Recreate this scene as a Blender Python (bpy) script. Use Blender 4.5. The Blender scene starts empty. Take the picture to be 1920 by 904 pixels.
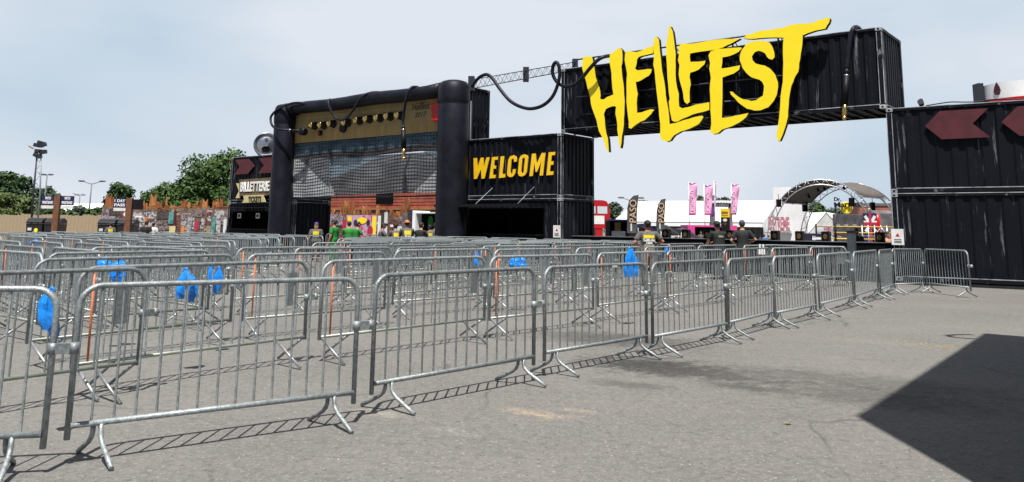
import bpy, bmesh, math, random
from math import sin, cos, pi, radians, sqrt
from mathutils import Vector, Matrix, noise
from mathutils.geometry import tessellate_polygon
random.seed(7)
scene = bpy.context.scene
COL = scene.collection
PI = pi

# ------------------------------------------------------------------ camera
FPX, PITCH, ROLL, EYE, CYP = 1527.0, 0.1587, 0.0134, 1.51, 182.3
cf = Vector((0, cos(PITCH), sin(PITCH)))
cr0 = Vector((1, 0, 0)); cu0 = cr0.cross(cf)
cr = cr0*cos(ROLL) + cu0*sin(ROLL); cu = cr.cross(cf)
cam_d = bpy.data.cameras.new('camera'); cam = bpy.data.objects.new('camera', cam_d); COL.objects.link(cam)
cam.matrix_world = Matrix.Translation((0, 0, EYE)) @ Matrix((cr, cu, -cf)).transposed().to_4x4()
cam_d.sensor_width = 36; cam_d.lens = FPX/1920*36; cam_d.shift_y = (CYP-452)/1920
cam_d.clip_start = .05; cam_d.clip_end = 3000
scene.camera = cam

# ------------------------------------------------------------------ light
SUN_AZ, SUN_EL = radians(181.0), radians(66.0)     # the sun stands behind the camera, high
w = bpy.data.worlds.new('World'); scene.world = w; w.use_nodes = True
nt = w.node_tree; nt.nodes.clear()
out = nt.nodes.new('ShaderNodeOutputWorld'); bg = nt.nodes.new('ShaderNodeBackground')
sky = nt.nodes.new('ShaderNodeTexSky'); sky.sky_type = 'NISHITA'; sky.sun_disc = False
sky.sun_elevation = SUN_EL; sky.sun_rotation = SUN_AZ
sky.air_density = 1.0; sky.dust_density = 2.2; sky.ozone_density = 2.0
tc = nt.nodes.new('ShaderNodeTexCoord'); mp = nt.nodes.new('ShaderNodeMapping')
mp.inputs['Scale'].default_value = (1.0, 1.0, 2.5)
mp.inputs['Location'].default_value = (1.15, .55, .4)
nz = nt.nodes.new('ShaderNodeTexNoise'); nz.inputs['Scale'].default_value = 1.7; nz.inputs['Detail'].default_value = 4; nz.inputs['Roughness'].default_value = .48
nz.inputs['Distortion'].default_value = .3
cr_ = nt.nodes.new('ShaderNodeValToRGB'); cr_.color_ramp.elements[0].position = .33; cr_.color_ramp.elements[1].position = .58
cr_.color_ramp.elements[0].color = (.05, .05, .05, 1); cr_.color_ramp.elements[1].color = (.95, .95, .95, 1)
mx = nt.nodes.new('ShaderNodeMix'); mx.data_type = 'RGBA'
mx.inputs['B'].default_value = (11.9, 12.6, 13.7, 1)           # thin sunlit cloud
L = nt.links
L.new(tc.outputs['Generated'], mp.inputs['Vector']); L.new(mp.outputs['Vector'], nz.inputs['Vector'])
L.new(nz.outputs['Fac'], cr_.inputs['Fac'])
# cloud veil in front (north); unseen sky overhead and behind cleared to deepen shadows
dp = nt.nodes.new('ShaderNodeVectorMath'); dp.operation = 'DOT_PRODUCT'; dp.inputs[1].default_value = (0, 1, -.95)
mr = nt.nodes.new('ShaderNodeMapRange'); mr.interpolation_type = 'SMOOTHSTEP'; mr.inputs['From Min'].default_value = -.40; mr.inputs['From Max'].default_value = .18
ml = nt.nodes.new('ShaderNodeMath'); ml.operation = 'MULTIPLY'
L.new(tc.outputs['Generated'], dp.inputs[0]); L.new(dp.outputs['Value'], mr.inputs['Value']); L.new(mr.outputs['Result'], ml.inputs[0]); L.new(cr_.outputs['Color'], ml.inputs[1]); L.new(ml.outputs[0], mx.inputs['Factor'])
veil = nt.nodes.new('ShaderNodeMix'); veil.data_type = 'RGBA'; veil.inputs['B'].default_value = (8.8, 10.9, 12.9, 1)
vf = nt.nodes.new('ShaderNodeMath'); vf.operation = 'MULTIPLY'; vf.inputs[1].default_value = .88
L.new(mr.outputs['Result'], vf.inputs[0]); L.new(vf.outputs[0], veil.inputs['Factor']); L.new(sky.outputs['Color'], veil.inputs['A']); L.new(veil.outputs['Result'], mx.inputs['A']); L.new(mx.outputs['Result'], bg.inputs['Color'])
bg.inputs['Strength'].default_value = .0455
L.new(bg.outputs['Background'], out.inputs['Surface'])

sun_d = bpy.data.lights.new('sun', 'SUN'); sun_d.energy = 5.0; sun_d.angle = radians(.53); sun_d.color = (1, .96, .90)
sun = bpy.data.objects.new('sun', sun_d); COL.objects.link(sun)
sdir = Vector((sin(SUN_AZ)*cos(SUN_EL), cos(SUN_AZ)*cos(SUN_EL), sin(SUN_EL)))   # towards the sun
sun.rotation_euler = sdir.to_track_quat('Z', 'Y').to_euler(); sun.location = sdir*60
scene.view_settings.view_transform = 'Standard'; scene.view_settings.look = 'None'
scene.view_settings.exposure = 0.5; scene.view_settings.gamma = 1.0; scene.view_settings.use_curve_mapping = False
scene.cycles.max_bounces = 6; scene.cycles.transparent_max_bounces = 24

# ------------------------------------------------------------------ geometry of the place
def ray(px, py): return cf + cr*((px-960)/FPX) - cu*((py-CYP)/FPX)
def atz(px, py, z=0.0):
    d = ray(px, py); return Vector((0, 0, EYE)) + d*((z-EYE)/d.z)
def aty(px, py, Y):
    d = ray(px, py); return Vector((0, 0, EYE)) + d*(Y/d.y)
FA = Vector((1.98, 32.38, 0)); faz = radians(51.38)
fd = Vector((sin(faz), -cos(faz), 0)); fn = Vector((cos(faz), sin(faz), 0)); UP = Vector((0, 0, 1))
def F(a, b, z=0.0): return FA + fd*a + fn*b + UP*z              # the facade's own axes
def onf(px, py, b):
    d = ray(px, py); n2 = fn.dot(d); t = ((FA + fn*b).dot(fn))/n2
    P = Vector((0, 0, EYE)) + d*t; q = P-FA; return q.dot(fd), P.z
FROT = math.atan2(fd.y, fd.x)
B0 = .10                                                          # containers stand on timber
HC = 2.591

# ------------------------------------------------------------------ materials
M = {}
def mat(name, col, rough=.6, metal=0., var=.0, vscale=8., bump=0., bscale=40., spec=.5, col2=None, ramp=(.4, .6), vstretch=(1, 1, 1), alpha=1., obj=True, trans=0):
    m = bpy.data.materials.new(name); m.use_nodes = True; t = m.node_tree; p = t.nodes['Principled BSDF']
    p.inputs['Roughness'].default_value = rough; p.inputs['Metallic'].default_value = metal
    p.inputs['Specular IOR Level'].default_value = spec; p.inputs['Alpha'].default_value = alpha
    p.inputs['Base Color'].default_value = (*col, 1)
    co = t.nodes.new('ShaderNodeTexCoord'); mpn = t.nodes.new('ShaderNodeMapping'); mpn.inputs['Scale'].default_value = vstretch
    t.links.new(co.outputs['Object' if obj else 'Generated'], mpn.inputs['Vector'])
    if var or col2:
        n = t.nodes.new('ShaderNodeTexNoise'); n.inputs['Scale'].default_value = vscale; n.inputs['Detail'].default_value = 5; n.inputs['Roughness'].default_value = .65
        t.links.new(mpn.outputs['Vector'], n.inputs['Vector'])
        r = t.nodes.new('ShaderNodeValToRGB'); r.color_ramp.elements[0].position = ramp[0]; r.color_ramp.elements[1].position = ramp[1]
        c2 = col2 if col2 else tuple(min(1, c*(1+var)) for c in col)
        c1 = col if col2 else tuple(c*(1-var) for c in col)
        r.color_ramp.elements[0].color = (*c1, 1); r.color_ramp.elements[1].color = (*c2, 1)
        t.links.new(n.outputs['Fac'], r.inputs['Fac']); t.links.new(r.outputs['Color'], p.inputs['Base Color'])
    if bump:
        n2 = t.nodes.new('ShaderNodeTexNoise'); n2.inputs['Scale'].default_value = bscale; n2.inputs['Detail'].default_value = 4
        t.links.new(co.outputs['Object'], n2.inputs['Vector'])
        b = t.nodes.new('ShaderNodeBump'); b.inputs['Strength'].default_value = bump; b.inputs['Distance'].default_value = .02
        t.links.new(n2.outputs['Fac'], b.inputs['Height']); t.links.new(b.outputs['Normal'], p.inputs['Normal'])
    M[name] = m; return m

mat('galv', (.30, .335, .345), .48, .45, var=.24, vscale=30, bump=.25, bscale=120)
mat('galv_mossy', (.34, .37, .35), .5, .6, vscale=5, col2=(.22, .26, .13), ramp=(.45, .7))
mat('galv_light', (.38, .40, .41), .42, .7, var=.2, vscale=20)
mat('orange_paint', (.62, .17, .07), .5, var=.2, vscale=25)
mat('plate_grey', (.17, .19, .195), .6, .3, var=.25, vscale=40); mat('dark_plate', (.13, .14, .15), .6, .3, var=.2, vscale=20)
mat('yellow', (.99, .76, .010), .55, var=.02, vscale=2)
mat('yellow_deep', (.92, .56, .01), .5, var=.05, vscale=3)
mat('black', (.006, .006, .008), .55, spec=.25, var=.3, vscale=5)
mat('black_matt', (.004, .004, .005), .9, spec=.1, var=.3, vscale=5)
mat('cable', (.009, .010, .019), .5, spec=.3, var=.3, vscale=6, bump=.1)
mat('vinyl', (.0075, .0085, .015), .5, spec=.22, var=.35, vscale=1.2, bump=.25, bscale=1.6)
mat('timber_black', (.012, .011, .012), .9, var=.4)
mat('gold', (.72, .50, .18), .25, 1., var=.15, vscale=12)
mat('gold_dull', (.16, .095, .025), .45, .4, var=.5, vscale=14, ramp=(.3, .7))
mat('amp_panel', (.27, .215, .10), .7, vscale=1.1, col2=(.40, .29, .12), ramp=(.35, .7), vstretch=(1.4, 1, .35), bump=.15, bscale=3)
mat('amp_panel_low', (.42, .27, .075), .7, vscale=2.2, col2=(.27, .20, .085), ramp=(.35, .65), vstretch=(2.2, 1, .2))
mat('ink', (.035, .03, .025), .8)
mat('red_gloss', (.55, .008, .008), .3, var=.1)
mat('maroon', (.075, .009, .016), .6, var=.18, vscale=3)
mat('net', (.012, .014, .02), .7)
mat('white_paint', (.75, .75, .74), .6, var=.08, vscale=3)
mat('white_fabric', (.90, .91, .92), .75, var=.06, vscale=.6)
mat('offwhite', (.62, .63, .62), .8, var=.12, vscale=1.4)
mat('cream', (.62, .54, .33), .7, var=.1)
mat('sand_yellow', (.58, .50, .24), .7, var=.15)
mat('brown_board', (.12, .085, .055), .8, var=.3, vscale=4)
mat('brown_post', (.15, .062, .028), .8, var=.3, vscale=5, vstretch=(4, 4, .6))
mat('rust_wood', (.34, .11, .03), .85, vscale=3., col2=(.14, .045, .02), ramp=(.35, .68), vstretch=(2, 2, .5), bump=.3, bscale=12)
mat('rust_wood_light', (.46, .19, .055), .85, vscale=4., col2=(.22, .08, .03), ramp=(.35, .68), vstretch=(2, 2, .5), bump=.3, bscale=12)
mat('brick_red', (.33, .085, .05), .85, var=.25, vscale=1.5)
mat('brick_far', (.30, .10, .07), .9, var=.15, vscale=2)
mat('stone_grey', (.13, .12, .13), .9, var=.3, vscale=1.3)
mat('reed', (.28, .21, .13), .95, vscale=9, col2=(.42, .33, .22), ramp=(.3, .7), vstretch=(6, 6, .25), bump=.5, bscale=50)
mat('navy', (.012, .014, .07), .5)
mat('letter_white', (.78, .78, .76), .6)
mat('grey_box', (.055, .065, .08), .55, var=.15)
mat('bin', (.016, .017, .022), .45, var=.3)
mat('blue_bag', (.012, .24, .80), .3, var=.2, vscale=10, bump=.4, bscale=18)
mat('bus_red', (.42, .012, .018), .3, var=.1)
mat('glass_dark', (.03, .035, .04), .08, spec=.8)
mat('glass_pale', (.55, .62, .66), .12, spec=.8)
mat('pink', (.62, .055, .26), .55, var=.1)
mat('flag_pink', (.74, .33, .56), .7, var=.08, vscale=4)
mat('flag_purple', (.52, .34, .62), .7, var=.08, vscale=4)
mat('flag_black', (.06, .06, .065), .65, var=.25, vscale=4)
mat('flag_text', (.62, .42, .26), .6)
mat('flag_white', (.84, .58, .76), .6)
mat('truss', (.55, .56, .58), .35, .8, var=.1)
mat('dark_truss', (.03, .032, .045), .5, .3)
mat('canopy', (.11, .095, .085), .7, var=.15, vscale=2)
mat('canopy_top', (.20, .20, .21), .6, var=.15, vscale=2)
mat('alu', (.50, .52, .56), .25, .9, var=.12, vscale=6)
mat('alu_dark', (.16, .18, .22), .3, .8, var=.2, vscale=6)
mat('skin', (.47, .25, .16), .55, var=.08, vscale=6)
mat('skin_red', (.44, .16, .10), .55, var=.08, vscale=6)
mat('hair_dark', (.015, .011, .010), .6, bump=.3)
mat('hair_blond', (.30, .19, .09), .6, bump=.3)
mat('tee_grey', (.105, .10, .10), .85, var=.15, vscale=6, bump=.25, bscale=9)
mat('tee_black', (.013, .015, .016), .85, var=.2, bump=.25, bscale=9)
mat('tee_green', (.015, .20, .03), .8, var=.15, bump=.25, bscale=9)
mat('tee_yellow', (.62, .50, .05), .8)
mat('tee_blue', (.04, .16, .45), .8)
mat('trousers_grey', (.16, .155, .15), .85, var=.15, bump=.25, bscale=9)
mat('trousers_dark', (.02, .021, .026), .85, var=.2)
mat('cap_purple', (.10, .035, .22), .7)
mat('cap_black', (.012, .012, .014), .7)
mat('cap_slate', (.07, .07, .12), .7)
mat('hat_orange', (.50, .18, .05), .75, var=.1)
mat('shoe', (.02, .02, .02), .6)
mat('bark', (.10, .07, .05), .9, var=.3, bump=.4, bscale=15)
mat('straw', (.30, .24, .09), .9, var=.3)
mat('wall_brown', (.16, .11, .08), .9, var=.4, vscale=2); mat('blue_tarp', (.10, .13, .40), .6, var=.2)

for _n in ('galv', 'galv_mossy', 'galv_light'):     # every piece weathers a little differently
    t = M[_n].node_tree; p = t.nodes['Principled BSDF']; src = p.inputs['Base Color'].links[0].from_socket
    oi = t.nodes.new('ShaderNodeObjectInfo'); r_ = t.nodes.new('ShaderNodeMapRange'); r_.inputs['To Min'].default_value = .72; r_.inputs['To Max'].default_value = 1.18
    hs = t.nodes.new('ShaderNodeHueSaturation'); t.links.new(oi.outputs['Random'], r_.inputs['Value']); t.links.new(r_.outputs['Result'], hs.inputs['Value'])
    t.links.new(src, hs.inputs['Color']); t.links.new(hs.outputs['Color'], p.inputs['Base Color'])
def leafmat(name, c1, c2):
    m = bpy.data.materials.new(name); m.use_nodes = True; t = m.node_tree; p = t.nodes['Principled BSDF']
    p.inputs['Roughness'].default_value = .7; p.inputs['Specular IOR Level'].default_value = .25
    g = t.nodes.new('ShaderNodeNewGeometry'); r = t.nodes.new('ShaderNodeValToRGB')
    r.color_ramp.elements[0].color = (*c1, 1); r.color_ramp.elements[1].color = (*c2, 1)
    t.links.new(g.outputs['Random Per Island'], r.inputs['Fac']); t.links.new(r.outputs['Color'], p.inputs['Base Color'])
    M[name] = m
leafmat('leaf_dark', (.014, .038, .012), (.048, .092, .028))
leafmat('leaf_mid', (.022, .058, .014), (.080, .135, .034))
leafmat('leaf_olive', (.045, .070, .022), (.13, .165, .055))
leafmat('leaf_grey', (.035, .055, .035), (.085, .12, .07))

# black painted steel of the containers: scuffs and drips of worn white paint
def steel(name, base, scuff, lo, hi, stretch):
    m = bpy.data.materials.new(name); m.use_nodes = True; t = m.node_tree; p = t.nodes['Principled BSDF']
    co = t.nodes.new('ShaderNodeTexCoord'); a = t.nodes.new('ShaderNodeMapping'); a.inputs['Scale'].default_value = stretch
    n = t.nodes.new('ShaderNodeTexNoise'); n.inputs['Scale'].default_value = 1; n.inputs['Detail'].default_value = 7; n.inputs['Roughness'].default_value = .7
    r = t.nodes.new('ShaderNodeValToRGB'); r.color_ramp.elements[0].position = lo; r.color_ramp.elements[1].position = hi
    n2 = t.nodes.new('ShaderNodeTexNoise'); n2.inputs['Scale'].default_value = .8; n2.inputs['Detail'].default_value = 3
    r2 = t.nodes.new('ShaderNodeValToRGB'); r2.color_ramp.elements[0].color = (*[c*.75 for c in base], 1); r2.color_ramp.elements[1].color = (*[c*1.35 for c in base], 1)
    mxx = t.nodes.new('ShaderNodeMix'); mxx.data_type = 'RGBA'; mxx.inputs['B'].default_value = (*scuff, 1)
    K = t.links.new
    K(co.outputs['Object'], a.inputs['Vector']); K(a.outputs['Vector'], n.inputs['Vector']); K(n.outputs['Fac'], r.inputs['Fac'])
    K(co.outputs['Object'], n2.inputs['Vector']); K(n2.outputs['Fac'], r2.inputs['Fac'])
    K(r2.outputs['Color'], mxx.inputs['A']); K(r.outputs['Color'], mxx.inputs['Factor']); K(mxx.outputs['Result'], p.inputs['Base Color'])
    p.inputs['Roughness'].default_value = .55; p.inputs['Specular IOR Level'].default_value = .16
    M[name] = m
steel('steel_black', (.0045, .0052, .0095), (.20, .21, .23), .60, .74, (7.5, 7.5, .55))
steel('steel_rail', (.006, .007, .012), (.42, .45, .48), .57, .74, (1.2, 1.2, 1.2))
steel('worn_edge', (.05, .055, .06), (.42, .45, .47), .36, .56, (1.1, 1.1, 1.1))

def ground_mat():
    m = bpy.data.materials.new('asphalt'); m.use_nodes = True; t = m.node_tree; p = t.nodes['Principled BSDF']; K = t.links.new
    co = t.nodes.new('ShaderNodeTexCoord')
    def nz(s, d=4, r=.6, v=None):
        n = t.nodes.new('ShaderNodeTexNoise'); n.inputs['Scale'].default_value = s; n.inputs['Detail'].default_value = d; n.inputs['Roughness'].default_value = r
        K(v if v else co.outputs['Object'], n.inputs['Vector']); return n.outputs['Fac']
    def ramp(f, a, b, c0=(0, 0, 0), c1=(1, 1, 1)):
        r = t.nodes.new('ShaderNodeValToRGB'); r.color_ramp.elements[0].position = a; r.color_ramp.elements[1].position = b
        r.color_ramp.elements[0].color = (*c0, 1); r.color_ramp.elements[1].color = (*c1, 1); K(f, r.inputs['Fac']); return r.outputs['Color']
    def mix(fac, a, b, bt='MIX'):
        x = t.nodes.new('ShaderNodeMix'); x.data_type = 'RGBA'; x.blend_type = bt
        for s, v in (('Factor', fac), ('A', a), ('B', b)):
            if isinstance(v, (tuple,)): x.inputs[s].default_value = (*v, 1)
            elif isinstance(v, float): x.inputs[s].default_value = v
            else: K(v, x.inputs[s])
        return x.outputs['Result']
    base = ramp(nz(.35, 5), .3, .7, (.120, .117, .108), (.182, .176, .163))
    mp2 = t.nodes.new('ShaderNodeMapping'); mp2.inputs['Rotation'].default_value = (0, 0, radians(-50)); mp2.inputs['Scale'].default_value = (.25, 1.5, 1)
    K(co.outputs['Object'], mp2.inputs['Vector'])
    base = mix(ramp(nz(1.0, 5, .65, mp2.outputs['Vector']), .48, .70), base, (.140, .136, .130))
    base = mix(ramp(nz(14, 6, .8), .44, .66, (0, 0, 0), (.75, .75, .75)), base, (.21, .203, .188))
    base = mix(ramp(nz(8.0, 6, .8), .50, .70, (0, 0, 0), (.7, .7, .7)), base, (.082, .080, .076))
    base = mix(ramp(nz(32, 4, .7), .57, .66), base, (.30, .285, .26))
    base = mix(ramp(nz(27, 4, .7), .34, .43, (1, 1, 1), (0, 0, 0)), base, (.075, .072, .07))
    # stains with their own place: oil and damp marks, washed-out sand
    def spot(x, y, rx, ry, rot, col, strength):
        nonlocal base
        a = t.nodes.new('ShaderNodeMapping'); a.vector_type = 'TEXTURE'
        a.inputs['Location'].default_value = (x, y, 0); a.inputs['Rotation'].default_value = (0, 0, rot); a.inputs['Scale'].default_value = (rx, ry, 1)
        K(co.outputs['Object'], a.inputs['Vector'])
        ln = t.nodes.new('ShaderNodeVectorMath'); ln.operation = 'LENGTH'; K(a.outputs['Vector'], ln.inputs[0])
        s = t.nodes.new('ShaderNodeMath'); s.operation = 'MULTIPLY_ADD'; K(nz(4.5, 8, .78), s.inputs[0]); s.inputs[1].default_value = 2.6; K(ln.outputs['Value'], s.inputs[2])
        h_ = t.nodes.new('ShaderNodeMath'); h_.operation = 'MULTIPLY'; h_.inputs[1].default_value = .4; K(s.outputs[0], h_.inputs[0])
        f = ramp(h_.outputs[0], .66, .92, (strength,)*3, (0, 0, 0)); f = mix(ramp(nz(11, 5, .8), .40, .60), f, (0., 0., 0.), 'MIX') if strength < .6 else mix(ramp(nz(9, 5, .8), .5, .72), f, mix(.6, f, (0., 0., 0.)))
        base = mix(f, base, col)
    for px, py, rx, ry, c, st in ((1225, 686, 1.1, .7, (.035, .034, .033), .95), (1330, 702, 1.1, .5, (.055, .052, .05), .7), (1150, 636, 1.5, .9, (.05, .048, .046), .75),
                                  (1585, 712, 2.0, .6, (.075, .072, .068), .6), (1180, 722, .6, .25, (.06, .06, .055), .6), (1640, 745, 1.3, .7, (.07, .068, .064), .65), (1410, 728, .6, .25, (.06, .06, .055), .7),
                                  (1010, 776, .45, .14, (.46, .34, .20), .55), (1085, 770, .2, .08, (.44, .34, .22), .4), (845, 809, .35, .10, (.40, .38, .35), .28),
                                  (1700, 645, 1.3, .3, (.30, .24, .13), .25), (720, 776, .4, .14, (.40, .36, .30), .4), (470, 610, .8, .35, (.13, .12, .11), .4)):
        q = atz(px, py); spot(q.x, q.y, rx, ry, radians(-30), c, st)
    wv = t.nodes.new('ShaderNodeMix'); wv.data_type = 'RGBA'; wv.inputs['Factor'].default_value = .16; n3 = t.nodes.new('ShaderNodeTexNoise'); n3.inputs['Scale'].default_value = 1.6; n3.inputs['Detail'].default_value = 5
    K(co.outputs['Object'], n3.inputs['Vector']); K(co.outputs['Object'], wv.inputs['A']); K(n3.outputs['Color'], wv.inputs['B'])
    vo = t.nodes.new('ShaderNodeTexVoronoi'); vo.feature = 'DISTANCE_TO_EDGE'; vo.inputs['Scale'].default_value = .42; K(wv.outputs['Result'], vo.inputs['Vector'])
    ck = mix(ramp(nz(.5, 3), .50, .60), (0., 0., 0.), ramp(vo.outputs['Distance'], .0015, .006, (.55, .55, .55), (0, 0, 0)))
    base = mix(ck, base, (.05, .048, .045))
    K(base, p.inputs['Base Color']); p.inputs['Roughness'].default_value = .9; p.inputs['Specular IOR Level'].default_value = .25
    b = t.nodes.new('ShaderNodeBump'); b.inputs['Strength'].default_value = .35; b.inputs['Distance'].default_value = .012
    K(nz(75, 3, .6), b.inputs['Height']); K(b.outputs['Normal'], p.inputs['Normal'])
    M['asphalt'] = m
ground_mat()

# ------------------------------------------------------------------ builders
class MB:
    def __init__(s): s.bm = bmesh.new()
    def box(s, x0, x1, y0, y1, z0, z1, T=None):
        vs = [Vector((x, y, z)) for z in (z0, z1) for y in (y0, y1) for x in (x0, x1)]
        if T is not None: vs = [T @ v for v in vs]
        v = [s.bm.verts.new(c) for c in vs]
        for f in ((0, 2, 3, 1), (4, 5, 7, 6), (0, 1, 5, 4), (2, 6, 7, 3), (0, 4, 6, 2), (1, 3, 7, 5)): s.bm.faces.new([v[i] for i in f])
        return s
    def tube(s, pts, r, seg=8, cap=True, closed=False, smooth=True):
        pts = [Vector(p) for p in pts]; n = len(pts); rr = r if isinstance(r, (list, tuple)) else [r]*n
        rings = []; prev = None
        for i, p in enumerate(pts):
            if closed: t = (pts[(i+1) % n]-pts[i-1])
            else: t = (pts[min(i+1, n-1)]-pts[max(i-1, 0)])
            t.normalize()
            if prev is None:
                a = t.cross(Vector((0, 0, 1)));
                if a.length < .05: a = t.cross(Vector((1, 0, 0)))
                a.normalize()
            else:
                a = prev - t*prev.dot(t)
                if a.length < 1e-4: a = t.orthogonal()
                a.normalize()
            prev = a; b = t.cross(a)
            rings.append([s.bm.verts.new(p + (a*cos(2*PI*k/seg)+b*sin(2*PI*k/seg))*rr[i]) for k in range(seg)])
        m = n if closed else n-1
        for i in range(m):
            A_, B_ = rings[i], rings[(i+1) % n]
            for k in range(seg):
                f = s.bm.faces.new((A_[k], A_[(k+1) % seg], B_[(k+1) % seg], B_[k])); f.smooth = smooth
        if cap and not closed:
            s.bm.faces.new(list(reversed(rings[0]))); s.bm.faces.new(rings[-1])
        return s
    def ell(s, c, rx, ry, rz, u=12, v=8, T=None):
        m = Matrix.Translation(c) @ Matrix.Diagonal((rx, ry, rz, 1))
        if T is not None: m = T @ m
        r = bmesh.ops.create_uvsphere(s.bm, u_segments=u, v_segments=v, radius=1, matrix=m)
        for vv in r['verts']:
            for f in vv.link_faces: f.smooth = True
        return s
    def prism(s, poly, fr, t0, t1):
        """poly: (u,v) list; fr: function (u,v,t)->Vector; both faces triangulated"""
        f0 = [s.bm.verts.new(fr(u_, v_, t0)) for u_, v_ in poly]; f1 = [s.bm.verts.new(fr(u_, v_, t1)) for u_, v_ in poly]
        n = len(poly)
        for tri in tessellate_polygon([[Vector((u_, v_, 0)) for u_, v_ in poly]]):
            s.bm.faces.new([f0[i] for i in tri]); s.bm.faces.new([f1[i] for i in reversed(tri)])
        for i in range(n): s.bm.faces.new((f0[(i+1) % n], f0[i], f1[i], f1[(i+1) % n]))
        return s
    def quad(s, *p):
        s.bm.faces.new([s.bm.verts.new(Vector(q)) for q in p]); return s
    def build(s, name, m, parent=None, bevel=0, link=True):
        bmesh.ops.recalc_face_normals(s.bm, faces=s.bm.faces)
        me = bpy.data.meshes.new(name); s.bm.to_mesh(me); s.bm.free()
        me.materials.append(M[m] if isinstance(m, str) else m)
        o = bpy.data.objects.new(name, me); COL.objects.link(o)
        if parent: o.parent = parent
        if bevel:
            b = o.modifiers.new('bevel', 'BEVEL'); b.width = bevel; b.segments = 2; b.limit_method = 'ANGLE'
        return o
def tag(o, label=None, cat=None, group=None, kind=None):
    if label: o['label'] = label
    if cat: o['category'] = cat
    if group: o['group'] = group
    if kind: o['kind'] = kind
    return o
def thing(name, label, cat, loc=(0, 0, 0), rz=0, group=None):
    o = bpy.data.objects.new(name, None); COL.objects.link(o); o.location = loc; o.rotation_euler = (0, 0, rz); o.empty_display_size = .2
    return tag(o, label, cat, group)
def dup(root, loc, rz, label, group=None, scale=None, skip=()):
    r = root.copy(); COL.objects.link(r); r.location = loc; r.rotation_euler = (0, 0, rz)
    if scale: r.scale = scale
    r['label'] = label
    if group: r['group'] = group
    for ch in list(root.children):
        if ch.name.split('.')[0] in skip: continue
        c = ch.copy(); COL.objects.link(c); c.parent = r
        for g in ch.children:
            e = g.copy(); COL.objects.link(e); e.parent = c
    return r
def text(string, h, wd, T, m, parent, name='lettering', ext=.01, bold=.0, shear=0., spacing=1.):
    """Lettering h high and wd wide, its lower left corner at the origin of T (x right, y up, z out)"""
    cu_ = bpy.data.curves.new(name, 'FONT'); cu_.body = string; cu_.size = 1; cu_.extrude = .1; cu_.offset = bold; cu_.shear = shear
    cu_.resolution_u = 3; cu_.space_character = spacing; cu_.space_line = .82
    cu_.align_x = 'CENTER' if '\n' in string else 'LEFT'
    ob = bpy.data.objects.new(name, cu_); COL.objects.link(ob)
    me = bpy.data.meshes.new_from_object(ob); bpy.data.objects.remove(ob); bpy.data.curves.remove(cu_)
    xs = [v.co.x for v in me.vertices]; ys = [v.co.y for v in me.vertices]
    x0, x1, y0, y1 = min(xs), max(xs), min(ys), max(ys)
    for v in me.vertices:
        v.co = T @ Vector(((v.co.x-x0)/(x1-x0)*wd, (v.co.y-y0)/(y1-y0)*h, v.co.z*10*ext/2+ext/2))
    me.materials.clear(); me.materials.append(M[m])
    o = bpy.data.objects.new(name, me); COL.objects.link(o); o.parent = parent
    return o
def frame_T(o, x, y):          # matrix with x right, y up, z = x cross y
    x = Vector(x).normalized(); y = Vector(y).normalized(); z = x.cross(y)
    m = Matrix((x, y, z)).transposed().to_4x4(); m.translation = Vector(o); return m

# ------------------------------------------------------------------ ground
m = MB()
def gz(x, y): return 0.0
xs = [-1500, -300, -80, -30, 0, 30, 80, 300, 1500]; ys = [-900, -100, -20, 0, 20, 60, 120, 400, 2500]
gv = [[m.bm.verts.new((x, y, 0)) for x in xs] for y in ys]
for j in range(len(ys)-1):
    for i in range(len(xs)-1): m.bm.faces.new((gv[j][i], gv[j][i+1], gv[j+1][i+1], gv[j+1][i]))
tag(m.build('ground', 'asphalt'), kind='structure')

# loose grit on the asphalt
m = MB()
for i in range(420):
    px = random.uniform(300, 1900); py = 900-(random.random()**1.6)*330
    if py < 560: continue
    q = atz(px, py); r = random.uniform(.003, .010)
    a = random.random()*6
    for k in range(1):
        vs = [m.bm.verts.new(q+Vector((r*cos(a+j*2.1)*random.uniform(.7, 1.3), r*sin(a+j*2.1)*random.uniform(.7, 1.3), 0.001))) for j in range(3)]
        top = m.bm.verts.new(q+Vector((0, 0, r*.8)))
        for j in range(3): m.bm.faces.new((vs[j], vs[(j+1) % 3], top))
mat('grit', (.27, .25, .22), .9, var=.5, vscale=2)
tag(m.build('grit', 'grit'), 'small pale stones scattered over the open asphalt', 'grit', kind='stuff')
m = MB()
for (cx, cy, n, sx, sy) in ((1690, 641, 16, 60, 2), (1775, 652, 30, 35, 3), (1735, 647, 10, 40, 3), (1820, 650, 14, 20, 4)):
    for i in range(n):
        q = atz(cx+random.gauss(0, sx*.5), cy+random.gauss(0, sy*.5)); a = random.random()*PI; l = random.uniform(.015, .05)
        dx = Vector((cos(a), sin(a), 0))*l; sd = Vector((-sin(a), cos(a), 0))*.004
        z0 = Vector((0, 0, random.uniform(.003, .02)))
        m.quad(q+dx+sd+z0, q+dx-sd+z0, q-dx-sd+z0*.3, q-dx+sd+z0*.3)
tag(m.build('straw', 'straw'), 'dry yellow straw blown across the bare asphalt at right', 'straw', kind='stuff')
q = atz(1476, 796); m = MB()
for i in range(14):
    a = random.random()*6; r = random.uniform(.01, .035); c = q+Vector((cos(a)*r, sin(a)*r*.6, .006+random.random()*.012))
    d_ = Vector((cos(a*3), sin(a*3), .2))*.016; e_ = Vector((-sin(a*3), cos(a*3), .1))*.008
    m.quad(c+d_, c+e_, c-d_, c-e_)
tag(m.build('dead_leaves', 'straw'), 'small crumpled yellow leaf lying alone in the middle of the asphalt', 'leaf')

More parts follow.
